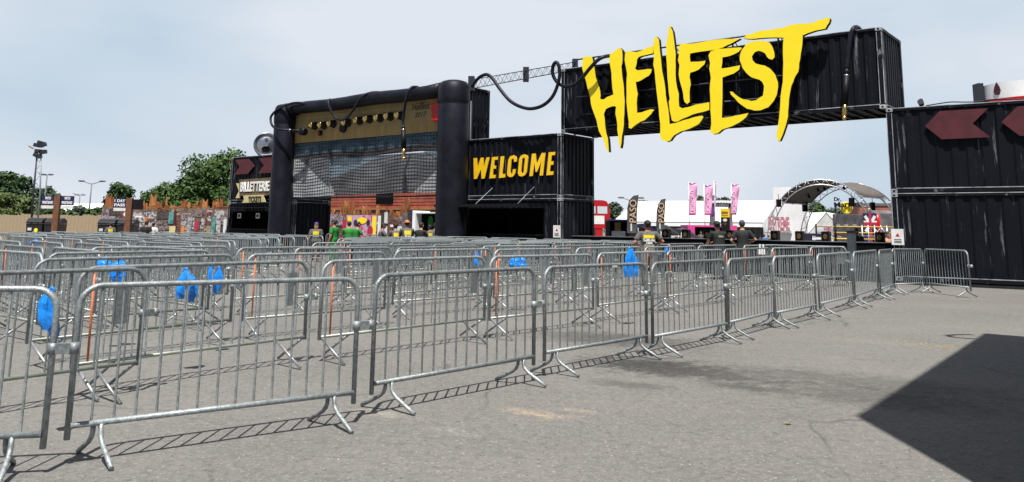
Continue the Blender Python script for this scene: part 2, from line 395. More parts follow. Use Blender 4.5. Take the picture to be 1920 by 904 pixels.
# ------------------------------------------------------------------ containers
def corr(m, P, ux, uz, un, length, height, period, depth=.036):
    """corrugated sheet from P along ux, up uz; un points outwards"""
    n = max(1, round(length/period)); p = length/n; pts = []
    for i in range(n):
        x = i*p
        pts += [(x, 0), (x+p*.30, 0), (x+p*.45, -depth), (x+p*.80, -depth), (x+p*.95, 0)]
    pts.append((length, 0))
    lo = [m.bm.verts.new(P+ux*a+un*b) for a, b in pts]; hi = [m.bm.verts.new(P+ux*a+un*b+uz*height) for a, b in pts]
    for i in range(len(pts)-1): m.bm.faces.new((lo[i], lo[i+1], hi[i+1], hi[i]))
def container(label, P, rz, length=12.192, level=0, open_front=None, doors=False, period=.30, group='black shipping containers of the gateway', back=True, base=None, opening_back=None, worn=1):
    W = 2.438; H = HC
    z0 = (B0 if base is None else base)+level*HC
    t = thing('shipping_container', label, 'shipping container', (P.x, P.y, z0), rz, group)
    X, Y, Z = Vector((1, 0, 0)), Vector((0, 1, 0)), Vector((0, 0, 1))
    cp, rb, rt = .16, .15, .10
    def side(nm, y, out):
        m = MB(); corr(m, Vector((cp, y, rb)), X, Z, out, length-2*cp, H-rb-rt-.003, period); return m.build(nm, 'steel_black', t)
    if open_front is None: side('side_wall', .045, -Y)
    else:
        x0, x1, zt = open_front
        m = MB()
        corr(m, Vector((cp, .045, rb)), X, Z, -Y, x0-cp, H-rb-rt, period)
        corr(m, Vector((x1, .045, rb)), X, Z, -Y, length-cp-x1, H-rb-rt, period)
        corr(m, Vector((x0, .045, zt)), X, Z, -Y, x1-x0, H-rt-zt, period)
        corr(m, Vector((x0, .045, rb)), X, Z, -Y, x1-x0, .95, period)
        m.build('side_wall', 'steel_black', t)
        m = MB(); m.box(x0-.05, x1+.05, -.22, .42, 1.10, 1.15); m.build('serving_counter', 'black', t)
        m = MB(); m.box(.2, length-.2, 1.2, 1.22, rb+.02, zt-.35); 
        if opening_back is None: m.build('inner_partition', 'black_matt', t)
        else:
            m.bm.free(); m = MB(); a0, a1, az0, az1 = opening_back
            m.box(.2, a0, 1.2, 1.22, rb+.02, H-.12); m.box(a1, length-.2, 1.2, 1.22, rb+.02, H-.12); m.box(a0, a1, 1.2, 1.22, rb+.02, az0); m.box(a0, a1, 1.2, 1.22, az1, H-.12)
            m.build('inner_partition', 'black_matt', t)
    if opening_back is None:
        if back: side('side_wall', W-.045, Y)
    else:
        a0, a1 = opening_back[0]-.1, opening_back[1]+.25
        m = MB(); corr(m, Vector((cp, W-.045, rb)), X, Z, Y, a0-cp, H-rb-rt, period); corr(m, Vector((a1, W-.045, rb)), X, Z, Y, length-cp-a1, H-rb-rt, period)
        m.build('side_wall', 'steel_black', t)
    for x, o_ in ((.045, -X), (length-.045, X)):
        m = MB(); corr(m, Vector((x, cp, rb)), Y, Z, o_, W-2*cp, H-rb-rt-.003, .27)
        m.build('end_wall', 'steel_black', t)
    if doors:
        m = MB()
        for yy in (.45, .85, 1.55, 1.95): m.tube([(length-.02, yy, .2), (length-.02, yy, H-.15)], .02, 6)
        m.build('door_bar', 'steel_rail', t)
    m = MB(); m.box(.05, length-.05, .05, W-.05, H-.06, H-.03); m.build('roof', 'steel_black', t)
    m = MB(); m.box(.05, length-.05, .06, W-.06, rb-.03, rb+.0)
    k = 0.4
    while k < length-.3: m.box(k, k+.06, .07, W-.07, .03, rb-.032); k += .42
    m.build('floor', 'steel_black', t)
    m = MB()
    for y in (0, W-cp):
        for x in (0, length-cp): m.box(x+.004, x+cp-.004, y+.004, y+cp-.004, .12, H-.12)
    for y0, y1 in ((.012, .07), (W-.07, W-.012)):
        m.box(cp, length-cp, y0, y1, .02, rb); m.box(cp, length-cp, y0, y1, H-rt, H-.008)
    for x0, x1 in ((.012, .07), (length-.07, length-.012)):
        m.box(x0, x1, cp, W-cp, .02, rb); m.box(x0, x1, cp, W-cp, H-rt, H-.008)
    m.build('frame', 'steel_rail', t, bevel=.006)
    # bare edges where the paint has rubbed off the rails and posts
    m = MB(); e = .016
    m.box(cp, length-cp, .004, .011, rb-e-.004, rb+.004); m.box(cp, length-cp, .004, .011, H-.008-e, H-.004)
    for x in (.0, cp-e):
        m.box(x-.002, x+e, -.001, .003, .16, H-.16); m.box(length-x-e, length-x+.002, -.001, .003, .16, H-.16)
    for y in (.02, cp-e): m.box(length-.003, length+.002, y, y+e, .16, H-.16)
    m.box(length-.011, length-.004, cp, W-cp, H-.008-e, H-.004); m.box(length-.011, length-.004, cp, W-cp, rb-e-.004, rb+.004)
    m.build('worn_edge', 'worn_edge', t)
    for x in (0, length-.18):
        for y in (0, W-.18):
            for z in (0.0, H-.125):
                f = MB(); f.box(x-.003, x+.183, y-.006, y+.183, z+.002, z+.123); c = f.build('corner_fitting', 'worn_edge', t, bevel=.01)
                f = MB(); f.box(x+.06, x+.12, y-.010, y-.007, z+.035, z+.085); f.box(x+.183, x+.187, y+.06, y+.12, z+.035, z+.085); f.build('slot', 'black_matt', c)
    return t
# 1 arch
c_arch = container('long black container bridging the gateway high up behind the ragged yellow letters', F(0, 0), FROT, level=2, period=.36)
# 2 WELCOME stack
c_wel = container('black container painted with the yellow greeting, on top of the dark service booth', F(-6.06, 0), FROT, 6.058, level=1)
c_booth = container('black container with open serving hatch and raised flap, under the yellow greeting', F(-6.06, 0), FROT, 6.058, level=0, open_front=(.35, 5.2, 2.2), opening_back=(1.75, 2.45, .9, 1.75))
# 3 container over the amplifier gate
c_over = container('black container lying across the top behind the giant amplifier panel', F(-17.99, 0), FROT, level=2)
# 4 ticket stack
c_tic = container('black container carrying the ticket sign and two maroon arrows, on the ticket booth', F(-23.1, 0), FROT, 6.058, level=1)
c_tb = container('black ticket booth container open at the front, bottom left of the amplifier', F(-23.1, 0), FROT, 6.058, level=0, open_front=(.4, 5.3, 2.1))
# 5 right stack
az2 = radians(56.19); d2 = Vector((sin(az2), -cos(az2), 0)); n2v = Vector((cos(az2), sin(az2), 0)); BP = F(12.19, 0)
R2 = math.atan2(d2.y, d2.x)
c_rt = container('black container with maroon arrows painted left, on top of the right hand stack', BP, R2, level=1, period=.40)
c_rb = container('black container standing on the asphalt at the bottom of the right hand stack', BP, R2, level=0, period=.40)
# 6 stack behind the viewer on the right, whose shadow falls on the asphalt
sh = Vector((sin(radians(1)), cos(radians(1)), 0)); LS = (B0+3*HC)/math.tan(SUN_EL)
S1 = atz(1605, 780) - sh*LS; S2 = atz(1845, 625) - sh*LS
sd_ = (S2-S1).normalized(); SL = (S2-S1).length
for lv, nm in enumerate(('bottom', 'middle', 'top')):
    container('black container at the %s of the stack just outside the right of the view' % nm, S2, math.atan2(-sd_.y, -sd_.x), SL, level=lv, group='black containers beside the viewer')
# timber bearers under the stacks
for P, rz, ln, lb in ((F(-6.06, 0), FROT, 6.058, 'greeting booth'), (F(-23.1, 0), FROT, 6.058, 'ticket booth'), (BP, R2, 12.192, 'right hand stack'), (S2, math.atan2(-sd_.y, -sd_.x), SL, 'stack out of view')):
    t = MB(); t.box(.02, ln-.02, .03, .25, 0, B0-.004); t.box(.02, ln-.02, 2.2, 2.42, 0, B0-.004)
    o = t.build('timber_bearers', 'timber_black'); o.location = P; o.rotation_euler = (0, 0, rz)
    tag(o, 'black timber bearers on the asphalt under the %s' % lb, 'timber', 'timber bearers under the containers')

# maroon arrows (painted boards bolted to the containers)
def arrow(x0, x1, zc, hh, left, parent, tip, notch):
    poly = [(x0, zc), (x0+tip, zc+hh), (x1, zc+hh), (x1-notch, zc), (x1, zc-hh), (x0+tip, zc-hh)]
    if not left: poly = [(x0+x1-a, b) for a, b in poly]
    m = MB(); m.prism(poly, lambda u, v, t: Vector((u, -t, v)), -.0, .05)
    return m.build('arrow_board', 'maroon', parent)
arrow(1.05, 2.72, 1.98, .42, True, c_rt, .42, .42)
arrow(3.02, 4.7, 1.98, .42, True, c_rt, .42, .42)
arrow(4.98, 6.65, 1.98, .42, True, c_rt, .42, .42)
arrow(.45, 2.35, 2.0, .42, False, c_tic, .6, .5)
arrow(2.75, 4.65, 2.0, .42, False, c_tic, .6, .5)

# greeting on the upper container: slanted condensed block letters
ZW = lambda x, y: (870+x/5.02, 270+y/5.02)
GREET = [
 [(92,135),(122,132),(128,225),(160,130),(185,129),(186,222),(214,128),(244,126),(196,325),(166,327),(163,235),(124,328),(96,330)],
 [(266,125),(322,120),(318,148),(290,150),(284,206),(306,204),(301,232),(278,234),(272,292),(300,290),(297,320),(240,325)],
 [(348,118),(380,115),(362,284),(392,281),(388,315),(331,321)],
 [(498,165),(472,170),(474,148),(462,136),(448,150),(438,262),(444,282),(456,280),(463,240),(488,236),(484,275),(468,303),(438,314),(414,302),(407,275),(419,150),(436,118),(468,106),(492,118),(499,140)],
 [(575,99),(598,108),(606,132),(592,265),(578,292),(548,307),(520,300),(509,275),(522,140),(538,112),(560,100),(561,128),(550,142),(539,262),(546,277),(556,276),(564,262),(576,142),(570,128),(562,128),(561,100)],
 [(642,93),(674,90),(684,190),(734,86),(768,84),(744,296),(714,298),(728,170),(690,262),(676,264),(664,170),(648,301),(618,304)],
 [(800,79),(861,75),(857,104),(827,107),(820,165),(845,162),(841,196),(817,198),(808,260),(844,257),(840,290),(778,296)],
]
bpy.context.view_layer.update(); WI = c_wel.matrix_world.inverted()
for pts in GREET:
    ab = [onf(*ZW(*p), -.03) for p in pts]
    m = MB(); m.prism(ab, lambda u, v, q: WI @ F(u, -.015-q, v), 0, .035); m.build('letter', 'yellow_deep', c_wel)

# flap and struts of the service booth
ft = MB(); ft.box(.3, 5.3, -1.15, -.02, 2.30, 2.335); ft.box(.3, 5.3, -1.19, -1.15, 2.22, 2.345)
o = ft.build('hatch_flap', 'black', c_booth); o.rotation_euler = (0, 0, 0)
for x in (.45, 2.55, 4.75):
    ft = MB(); ft.tube([(x, -1.1, 2.33), (x, -.01, 3.05)], .016, 6); ft.build('flap_strut', 'galv', c_booth)
ft = MB(); ft.box(.3, 5.3, -.9, -.02, 2.26, 2.29); ft.build('hatch_flap', 'black', c_tb)
# two square lamps under the ticket container and price lists
for x in (1.2, 2.95):
    ft = MB(); ft.box(x-.16, x+.16, -.05, -.002, 1.72, 2.0); q_ = ft.build('wall_panel', 'white_paint', c_tb); 
    ft = MB(); ft.box(x-.10, x+.10, -.06, -.051, 1.78, 1.93); ft.build('dark_centre', 'black', q_)
for x, zz in ((-.15, (.75, 1.65)), (4.65, (.75, 1.9))):
    ft = MB(); ft.box(x-.12, x+.12, -.06, -.01, *zz); ft.build('price_list', 'white_paint', c_tb)

# small warning notices on the two inner posts
for P, dd, nn, lb in ((F(-.33, -.03), fd, fn, 'small white notice with a red triangle on the post beside the service booth'), (BP+d2*(-.05)-n2v*.03, d2, n2v, 'small white notice with a red triangle on the corner of the right hand stack')):
    t = thing('notice', lb, 'notice', P, math.atan2(dd.y, dd.x), 'notices on the gate posts')
    m = MB(); m.box(-.0, .34, -.012, 0, 1.15, 1.62); m.build('board', 'white_paint', t)
    m = MB(); m.prism([(.11, 1.40), (.23, 1.40), (.17, 1.50)], lambda u, v, q: Vector((u, -.013-q, v)), 0, .004); m.build('symbol', 'red_gloss', t)
    for zz in (1.30, 1.25, 1.21):
        m = MB(); m.box(.07, .27, -.017, -.0125, zz, zz+.018); m.build('text_line', 'ink', t)

# ------------------------------------------------------------------ the ragged yellow letters
Z7 = lambda p: (1080+p[0]/3.476, 30+p[1]/3.476)
Z8 = lambda p: (1300+p[0]/3.479, 20+p[1]/3.479)
LET = {
 'H': (Z7, [(47,268),(80,263),(105,268),(118,330),(128,400),(150,460),(160,520),(158,542),(180,545),(205,528),(245,512),(235,430),(232,370),(218,290),(222,250),(255,228),(285,207),(300,222),(303,290),(296,330),(302,400),(312,470),(318,560),(315,640),(312,710),(305,760),(298,800),(290,862),(282,840),(270,740),(268,690),(258,640),(262,590),(240,588),(195,607),(182,640),(190,720),(198,770),(208,800),(214,888),(200,870),(178,800),(150,750),(135,680),(120,640),(105,600),(95,540),(82,490),(72,450),(62,410),(55,390),(42,345)]),
 'E': (Z7, [(322,240),(340,226),(360,232),(400,235),(440,220),(470,203),(500,200),(502,243),(450,256),(410,268),(398,285),(395,315),(386,345),(400,355),(470,346),(495,347),(490,370),(475,390),(440,410),(405,428),(390,430),(395,470),(403,510),(396,570),(398,632),(430,628),(490,608),(512,612),(490,640),(450,678),(420,690),(395,706),(360,735),(345,730),(345,690),(338,640),(330,560),(330,450),(334,380),(318,290)]),
 'L': (Z7, [(512,140),(525,135),(540,155),(548,240),(558,330),(570,400),(580,460),(585,520),(600,600),(610,705),(650,698),(700,680),(770,660),(822,650),(830,660),(800,705),(740,735),(685,752),(640,778),(615,812),(590,820),(560,808),(548,780),(550,700),(540,600),(530,520),(522,450),(515,380),(505,320),(510,260),(503,200)]),
 'L2': (Z7, [(600,130),(607,65),(615,68),(630,100),(640,170),(650,250),(650,330),(652,430),(670,510),(672,590),(690,603),(730,595),(780,578),(869,562),(869,612),(830,625),(760,642),(700,668),(665,688),(640,690),(625,680),(612,620),(605,560),(612,540),(602,450),(595,360),(590,280),(590,180)]),
 'F': (Z8, [(-100,170),(-70,160),(0,158),(60,150),(100,150),(180,145),(240,143),(240,180),(215,210),(140,232),(80,250),(0,268),(-20,272),(-22,330),(10,338),(78,326),(78,345),(50,368),(15,388),(-18,402),(-20,440),(-14,480),(-22,540),(-20,600),(-35,612),(-52,598),(-60,545),(-75,480),(-92,405),(-88,340),(-98,310),(-92,270)]),
 'E2': (Z8, [(115,265),(150,252),(200,248),(310,240),(318,245),(295,270),(240,295),(190,305),(183,378),(240,370),(305,357),(300,385),(265,410),(190,437),(186,700),(230,695),(360,668),(345,695),(300,730),(250,755),(190,775),(160,800),(130,806),(112,790),(118,740),(112,650),(112,600),(108,520),(115,440),(105,380),(110,340),(100,290)]),
 'S': (Z8, [(530,305),(515,320),(495,315),(480,300),(470,280),(450,268),(425,262),(400,272),(382,300),(387,325),(405,345),(430,352),(465,358),(500,378),(535,420),(552,470),(553,500),(545,550),(525,590),(490,630),(440,650),(400,652),(350,640),(310,612),(290,595),(270,570),(245,545),(240,528),(255,530),(290,560),(330,580),(380,590),(410,585),(430,570),(455,555),(460,520),(462,490),(450,465),(430,450),(380,435),(345,405),(320,370),(305,330),(305,290),(318,255),(340,225),(370,205),(410,198),(460,198),(495,208),(515,235),(528,275)]),
 'T': (Z8, [(325,180),(350,158),(390,150),(420,135),(500,125),(590,110),(640,92),(710,85),(770,82),(830,60),(885,45),(892,55),(885,80),(862,118),(800,130),(740,150),(714,162),(710,230),(700,290),(690,350),(685,400),(660,440),(640,490),(630,540),(622,620),(618,690),(600,760),(565,850),(548,850),(545,800),(560,700),(570,560),(585,460),(588,340),(585,240),(592,178),(540,175),(430,180),(380,185)]),
}
# F's top arm in photo reaches lower than the measured zoom of its left half: keep its own outline
LET['F'] = (Z7, [(668,200),(690,180),(760,180),(869,160),(950,152),(1010,150),(1070,148),(1012,180),(960,205),(900,222),(820,232),(745,245),(742,265),(745,300),(800,298),(845,292),(838,315),(800,350),(745,370),(740,400),(748,450),(740,500),(742,560),(725,575),(708,560),(700,510),(685,450),(670,380),(675,320),(665,290),(672,250)])
sign = thing('letter_sign', 'huge ragged yellow letters dripping over the front of the high bridging container', 'sign', F(0, -.4, B0+2*HC), FROT)
bpy.context.view_layer.update(); SI = sign.matrix_world.inverted()
bfront = -.42
for i, (k, (fz, pts)) in enumerate(LET.items()):
    ab = []
    n_ = len(pts)
    for j, p_ in enumerate(pts):
        p2 = pts[(j+1) % n_]
        for tt in ((0, .5) if (Vector(p2)-Vector(p_)).length > 34 else (0,)):
            qx, qy = p_[0]+(p2[0]-p_[0])*tt, p_[1]+(p2[1]-p_[1])*tt
            if tt: qx += random.uniform(-2.2, 2.2); qy += random.uniform(-1.5, 1.5)
            px, py = fz((qx, qy)); ab.append(onf(px, py, bfront))
    fr = lambda u, v, t: SI @ F(u, bfront+t, v)
    m = MB(); m.prism(ab, fr, .006, .17); body = m.build('letter', 'black', sign)
    m = MB(); m.prism(ab, fr, -.012, .0045); m.build('letter_face', 'yellow', body)
m = MB()
for a in (1.3, 3.1, 5.2, 7.4, 9.0):
    m.tube([SI @ F(a, -.2, 7.2), SI @ F(a, -.2, 8.15)], .03, 6); m.tube([SI @ F(a, -.2, 8.1), SI @ F(a, .3, 7.85)], .02, 6)
m.tube([SI @ F(.9, -.2, 8.12), SI @ F(9.6, -.2, 8.12)], .03, 6)
m.tube([SI @ F(.9, -.22, 6.6), SI @ F(9.6, -.22, 6.6)], .03, 6); m.tube([SI @ F(1.3, -.22, 5.9), SI @ F(9.2, -.22, 5.9)], .03, 6)
for a in (1.3, 3.1, 5.2, 7.4, 9.0):
    for z in (5.9, 6.6): m.tube([SI @ F(a, -.22, z), SI @ F(a, .03, z)], .025, 6)
m.build('support_rail', 'dark_truss', sign)

# ------------------------------------------------------------------ giant amplifier
amp = thing('giant_amplifier', 'giant inflatable black guitar amplifier front framing the second entrance', 'inflatable', F(-11, -.9, 0), FROT)
bpy.context.view_layer.update(); AI = amp.matrix_world.inverted()
def Fa(a, b, z): return AI @ F(a, b, z)
def column(a, b, r, top):
    m = MB(); prof = []
    for z in (0, .1, 1.3, 2.6, 3.9, 5.2): prof.append((r*(1.0 if z else .97), z))
    prof += [(r*1.0, top-1.10), (r*.975, top-1.06), (r*1.03, top-1.0), (r*1.05, top-.8), (r*1.04, top-.45), (r*.97, top-.22), (r*.82, top-.08), (r*.55, top-.02), (.001, top)]
    rings = []
    for rr, z in prof:
        rings.append([m.bm.verts.new(Fa(a, b, z)+Vector((rr*cos(2*PI*k/40), rr*sin(2*PI*k/40), 0))) for k in range(40)])
    for i in range(len(rings)-1):
        for k in range(40):
            f = m.bm.faces.new((rings[i][k], rings[i][(k+1) % 40], rings[i+1][(k+1) % 40], rings[i+1][k])); f.smooth = True
    return m.build('column', 'vinyl', amp)
column(-5.03, -.9, .67, 7.78); column(-16.98, -.9, .55, 7.72)
m = MB(); pts = [Fa(-16.9+i*(11.2/12), -.9, 7.42+.03*sin(i*1.1)) for i in range(13)]; m.tube(pts, [.36]+[.31]*11+[.34], 20); m.build('top_tube', 'vinyl', amp)
for a in (-16.1, -5.95):
    m = MB(); m.tube([Fa(a-.05, -.9, 7.42), Fa(a+.05, -.9, 7.42)], .345, 20); m.build('seam_band', 'black', amp)
# control panel with its paler lower band
bp_ = -.55
m = MB(); m.box(0, 1, 0, 1, 0, 1); m.bm.free()
def slab(a0, a1, b0, b1, z0, z1, name, mt, parent=amp):
    m = MB(); P = [Fa(a, b, z) for z in (z0, z1) for b in (b0, b1) for a in (a0, a1)]
    v = [m.bm.verts.new(p) for p in P]
    for f in ((0, 2, 3, 1), (4, 5, 7, 6), (0, 1, 5, 4), (2, 6, 7, 3), (0, 4, 6, 2), (1, 3, 7, 5)): m.bm.faces.new([v[i] for i in f])
    return m.build(name, mt, parent)
panel = slab(-16.6, -5.4, bp_, bp_+.06, 6.22, 7.55, 'control_panel', 'amp_panel')
slab(-16.6, -5.4, bp_, bp_+.06, 5.68, 6.217, 'lower_band', 'amp_panel_low')
# panel wrinkles and seams
for z in (7.02, 6.80):
    m = MB(); m.tube([Fa(-16.5+i*.55, bp_-.004, z+random.uniform(-.02, .02)) for i in range(20)], .006, 5); m.build('seam', 'brown_board', panel)
bpy.context.view_layer.update()
text('Hellfest', .34, 1.15, AI @ frame_T(F(-7.95, bp_-.005, 6.72), fd, UP), 'ink', panel, 'lettering', ext=.006, shear=.35)
text('2017', .22, .75, AI @ frame_T(F(-7.75, bp_-.005, 6.40), fd, UP), 'ink', panel, 'lettering', ext=.006, shear=.35)
# knobs, jacks, red pilot light, red switch
kn = [(580, 235), (597, 234), (614.5, 231), (642, 229), (664, 225), (682.5, 222), (702.5, 220), (721.5, 217), (741.5, 215.5)]
for px, py in kn:
    a, z = onf(px, py, bp_-.40)
    m = MB(); m.tube([Fa(a, bp_-.002, z), Fa(a, bp_-.06, z), Fa(a, bp_-.065, z), Fa(a, bp_-.36, z)], [.21, .21, .175, .155], 24); k_ = m.build('knob', 'black', amp)
    m = MB(); m.tube([Fa(a, bp_-.355, z), Fa(a, bp_-.385, z), Fa(a, bp_-.41, z)], [.172, .165, .06], 24); m.build('knob_cap', 'gold', k_)
a, z = onf(639, 240, bp_-.2); m = MB(); m.tube([Fa(a, bp_, z), Fa(a, bp_-.12, z)], .22, 24); m.build('jack_socket', 'black', amp)
a, z = onf(595.5, 249, bp_-.2); m = MB(); m.tube([Fa(a, bp_, z), Fa(a, bp_-.1, z)], .14, 16); k_ = m.build('pilot_light', 'black', amp)
m = MB(); m.ell(Fa(a, bp_-.12, z), .085, .085, .085); m.build('lamp', 'red_gloss', k_)
# rocker switch next to the right column
a_s, z_s = onf(818, 210, bp_-.2)
m = MB(); m.prism([(a_s-.30, z_s+.40), (a_s+.5, z_s+.42), (a_s+.5, z_s-.42), (a_s-.22, z_s-.40), (a_s-.22, z_s+.0), (a_s-.32, z_s+.25)], lambda u, v, t: Fa(u, bp_-t, v), .0, .28); m.build('switch', 'red_gloss', amp, bevel=.03)

# speaker cloth: a real net of cords in front of a torn semi-transparent cloth
def clothmat(name, col, alpha):
    m = bpy.data.materials.new(name); m.use_nodes = True; t = m.node_tree; p = t.nodes['Principled BSDF']
    p.inputs['Base Color'].default_value = (*col, 1); p.inputs['Roughness'].default_value = .8; p.inputs['Specular IOR Level'].default_value = .1
    co = t.nodes.new('ShaderNodeTexCoord'); n = t.nodes.new('ShaderNodeTexNoise'); n.inputs['Scale'].default_value = 1.3; n.inputs['Detail'].default_value = 6
    mp_ = t.nodes.new('ShaderNodeMapping'); mp_.inputs['Scale'].default_value = (.7, 1, 2.0); mp_.inputs['Rotation'].default_value = (0, .35, 0)
    r = t.nodes.new('ShaderNodeValToRGB'); r.color_ramp.elements[0].color = (*[c*.65 for c in col], 1); r.color_ramp.elements[1].color = (*[min(1, c*1.3) for c in col], 1)
    r.color_ramp.elements[0].position = .35; r.color_ramp.elements[1].position = .65
    t.links.new(co.outputs['Object'], mp_.inputs['Vector']); t.links.new(mp_.outputs['Vector'], n.inputs['Vector']); t.links.new(n.outputs['Fac'], r.inputs['Fac']); t.links.new(r.outputs['Color'], p.inputs['Base Color'])
    p.inputs['Alpha'].default_value = alpha; M[name] = m
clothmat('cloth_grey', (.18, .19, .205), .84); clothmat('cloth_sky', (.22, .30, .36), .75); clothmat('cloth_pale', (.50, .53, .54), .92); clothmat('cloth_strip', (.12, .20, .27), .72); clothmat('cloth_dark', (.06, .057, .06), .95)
def ZM(p): return (420+p[0]/2.824, 140+p[1]/2.824)
def patch(pts, b, name, mt):
    ab = [onf(*ZM(p), b) for p in pts]
    m = MB(); m.prism(ab, lambda u, v, t: Fa(u, b+t, v), 0, .012); return m.build(name, mt, amp)
bn = -.46
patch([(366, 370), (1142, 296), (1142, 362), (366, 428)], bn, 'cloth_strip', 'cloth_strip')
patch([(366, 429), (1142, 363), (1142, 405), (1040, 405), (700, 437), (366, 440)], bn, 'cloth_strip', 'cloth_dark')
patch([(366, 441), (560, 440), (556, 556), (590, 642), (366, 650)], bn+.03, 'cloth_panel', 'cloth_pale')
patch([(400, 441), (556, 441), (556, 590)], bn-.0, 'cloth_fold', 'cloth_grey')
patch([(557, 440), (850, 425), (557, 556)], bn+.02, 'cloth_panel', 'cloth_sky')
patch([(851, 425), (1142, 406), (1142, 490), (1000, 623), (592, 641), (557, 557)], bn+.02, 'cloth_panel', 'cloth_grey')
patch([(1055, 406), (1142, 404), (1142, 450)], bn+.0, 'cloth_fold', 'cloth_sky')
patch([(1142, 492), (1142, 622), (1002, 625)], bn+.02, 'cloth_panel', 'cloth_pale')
m = MB(); a0, a1 = -16.45, -5.9
k = a0
while k < a1:
    m.tube([Fa(k, bn-.05, 2.86), Fa(k, bn-.05+.03*sin(k*1.3), 4.3), Fa(k, bn-.05, 5.68)], .011, 4, smooth=False); k += .19
z = 2.88
while z < 5.7:
    m.tube([Fa(a0+i*(a1-a0)/12, bn-.066+.03*sin((a0+i*(a1-a0)/12)*1.3)*sin((z-2.86)/2.8*PI), z+.03*sin(i*.9+z)) for i in range(13)], .011, 4, smooth=False); z += .155
m.build('net', 'net', amp)
slab(-16.4, -5.9, bn-.1, bn-.06, 2.80, 2.86, 'net_rail', 'black')

# cables and jack plugs
def catmull(P, n=8):
    P = [Vector(p) for p in P]; P = [P[0]*2-P[1]]+P+[P[-1]*2-P[-2]]; o = []
    for i in range(1, len(P)-2):
        for k in range(n):
            t = k/n; a, b, c, d = P[i-1], P[i], P[i+1], P[i+2]
            o.append(.5*((2*b)+(-a+c)*t+(2*a-5*b+4*c-d)*t*t+(-a+3*b-3*c+d)*t**3))
    o.append(P[-2]); return o
def cable(label, pts, r=.062):
    """pts: (px, py, depth b in the facade frame)"""
    P = [F(*((lambda q: (q[0], b, q[1]))(onf(px, py, b)))) for px, py, b in pts]
    c = sum(P, Vector())/len(P); c = Vector((c.x, c.y, 0))
    t = thing('giant_cable', label, 'cable', c, 0, 'giant guitar cables draped over the gateway')
    P = [p-c for p in P]; m = MB(); m.tube(catmull(P), r, 10); m.build('cord', 'cable', t); return t, P, c
Zc = lambda x, y: (500+x/6.027, 140+y/6.027)
t, P, c = cable('giant guitar cable looping round the left corner of the amplifier into a socket', [(*Zc(455, 345), -1.0), (*Zc(400, 322), -1.25), (*Zc(300, 322), -1.3), (*Zc(200, 355), -1.4), (*Zc(110, 405), -1.5), (*Zc(48, 480), -1.55), (*Zc(60, 570), -1.6), (*Zc(120, 615), -1.65), (*Zc(200, 624), -1.5), (*Zc(262, 628), -1.3)])
A_ = P[-1]; e_ = F(*((lambda q: (q[0], -1.1, q[1]))(onf(*Zc(430, 645), -1.1))))-c
m = MB(); m.tube([A_, A_+(e_-A_)*.75], [.07, .085], 14); m.build('plug_sleeve', 'black', t)
m = MB(); m.tube([A_+(e_-A_)*.75, e_, e_+(e_-A_).normalized()*.06], [.19, .20, .17], 16); m.build('plug_collar', 'black', t)
m = MB(); m.tube([A_-(e_-A_)*.02, A_+(e_-A_)*.05], .08, 14); m.build('metal_ring', 'alu', t)
t, P, c = cable('giant guitar cable hanging in a U over the middle of the amplifier top', [(*Zc(745, 290), -.6), (*Zc(715, 283), -.95), (*Zc(698, 300), -1.3), (*Zc(705, 360), -1.35), (*Zc(745, 440), -1.25), (*Zc(790, 495), -1.15), (*Zc(845, 512), -1.15), (*Zc(905, 490), -1.15), (*Zc(970, 410), -1.25), (*Zc(1020, 330), -1.35), (*Zc(1065, 262), -1.35), (*Zc(1120, 222), -1.2), (*Zc(1190, 203), -1.0), (*Zc(1270, 200), -.9), (*Zc(1345, 214), -.8)])
Z9 = lambda x, y: (700+x/5.02, 140+y/5.02)
t, P, c = cable('giant guitar cable hung over the amplifier tube with its gold plug hanging straight down', [(*Z9(440, 128), -.7), (*Z9(400, 116), -.95), (*Z9(360, 122), -1.25), (*Z9(328, 160), -1.4), (*Z9(306, 240), -1.4), (*Z9(290, 340), -1.3), (*Z9(281, 430), -1.25), (*Z9(281, 475), -1.25)])
top_ = P[-1]; bot = F(*((lambda q: (q[0], -1.25, q[1]))(onf(*Z9(285, 690), -1.25))))-c; tip = F(*((lambda q: (q[0], -1.25, q[1]))(onf(*Z9(288, 802), -1.25))))-c
def plug(t, a, b, tip, rr):
    m = MB(); m.tube([a, a+(b-a)*.18], [rr*.62, rr*.8], 14); m.build('plug_boot', 'cable', t)
    m = MB(); m.tube([a+(b-a)*.18, a+(b-a)*.22], rr*.86, 14); m.build('metal_ring', 'alu', t)
    m = MB(); m.tube([a+(b-a)*.22, b], [rr*.9, rr], 16); m.build('plug_sleeve', 'black', t)
    m = MB(); d_ = tip-b; m.tube([b, b+d_*.7, b+d_*.72, b+d_*.78, b+d_*.8, b+d_*.88, tip], [rr*.72, rr*.72, rr*.5, rr*.5, rr*.72, rr*.72, rr*.25], 14); m.build('plug_tip', 'gold', t)
plug(t, top_, bot, tip, .115)
Zb = lambda x, y: (860+x/3.23, 20+y/3.23)
cable('longest giant cable, sagging from the amplifier to the container and looping behind the first letter', [(*Zb(80, 462), -.5), (*Zb(105, 425), -.5), (*Zb(135, 398), -.5), (*Zb(175, 388), -.5), (*Zb(212, 420), -.5), (*Zb(250, 475), -.5), (*Zb(310, 545), -.5), (*Zb(375, 582), -.5), (*Zb(440, 594), -.5), (*Zb(510, 574), -.5), (*Zb(565, 525), -.5), (*Zb(598, 455), -.5), (*Zb(612, 385), -.55), (*Zb(604, 330), -.6), (*Zb(590, 313), -.6), (*Zb(574, 330), -.55), (*Zb(568, 370), -.5), (*Zb(580, 410), -.45), (*Zb(610, 445), -.4), (*Zb(650, 458), -.45), (*Zb(700, 448), -.55), (*Zb(745, 410), -.65), (*Zb(790, 355), -.75), (*Zb(840, 302), -.75), (*Zb(880, 280), -.6), (*Zb(930, 272), -.2)], .072)
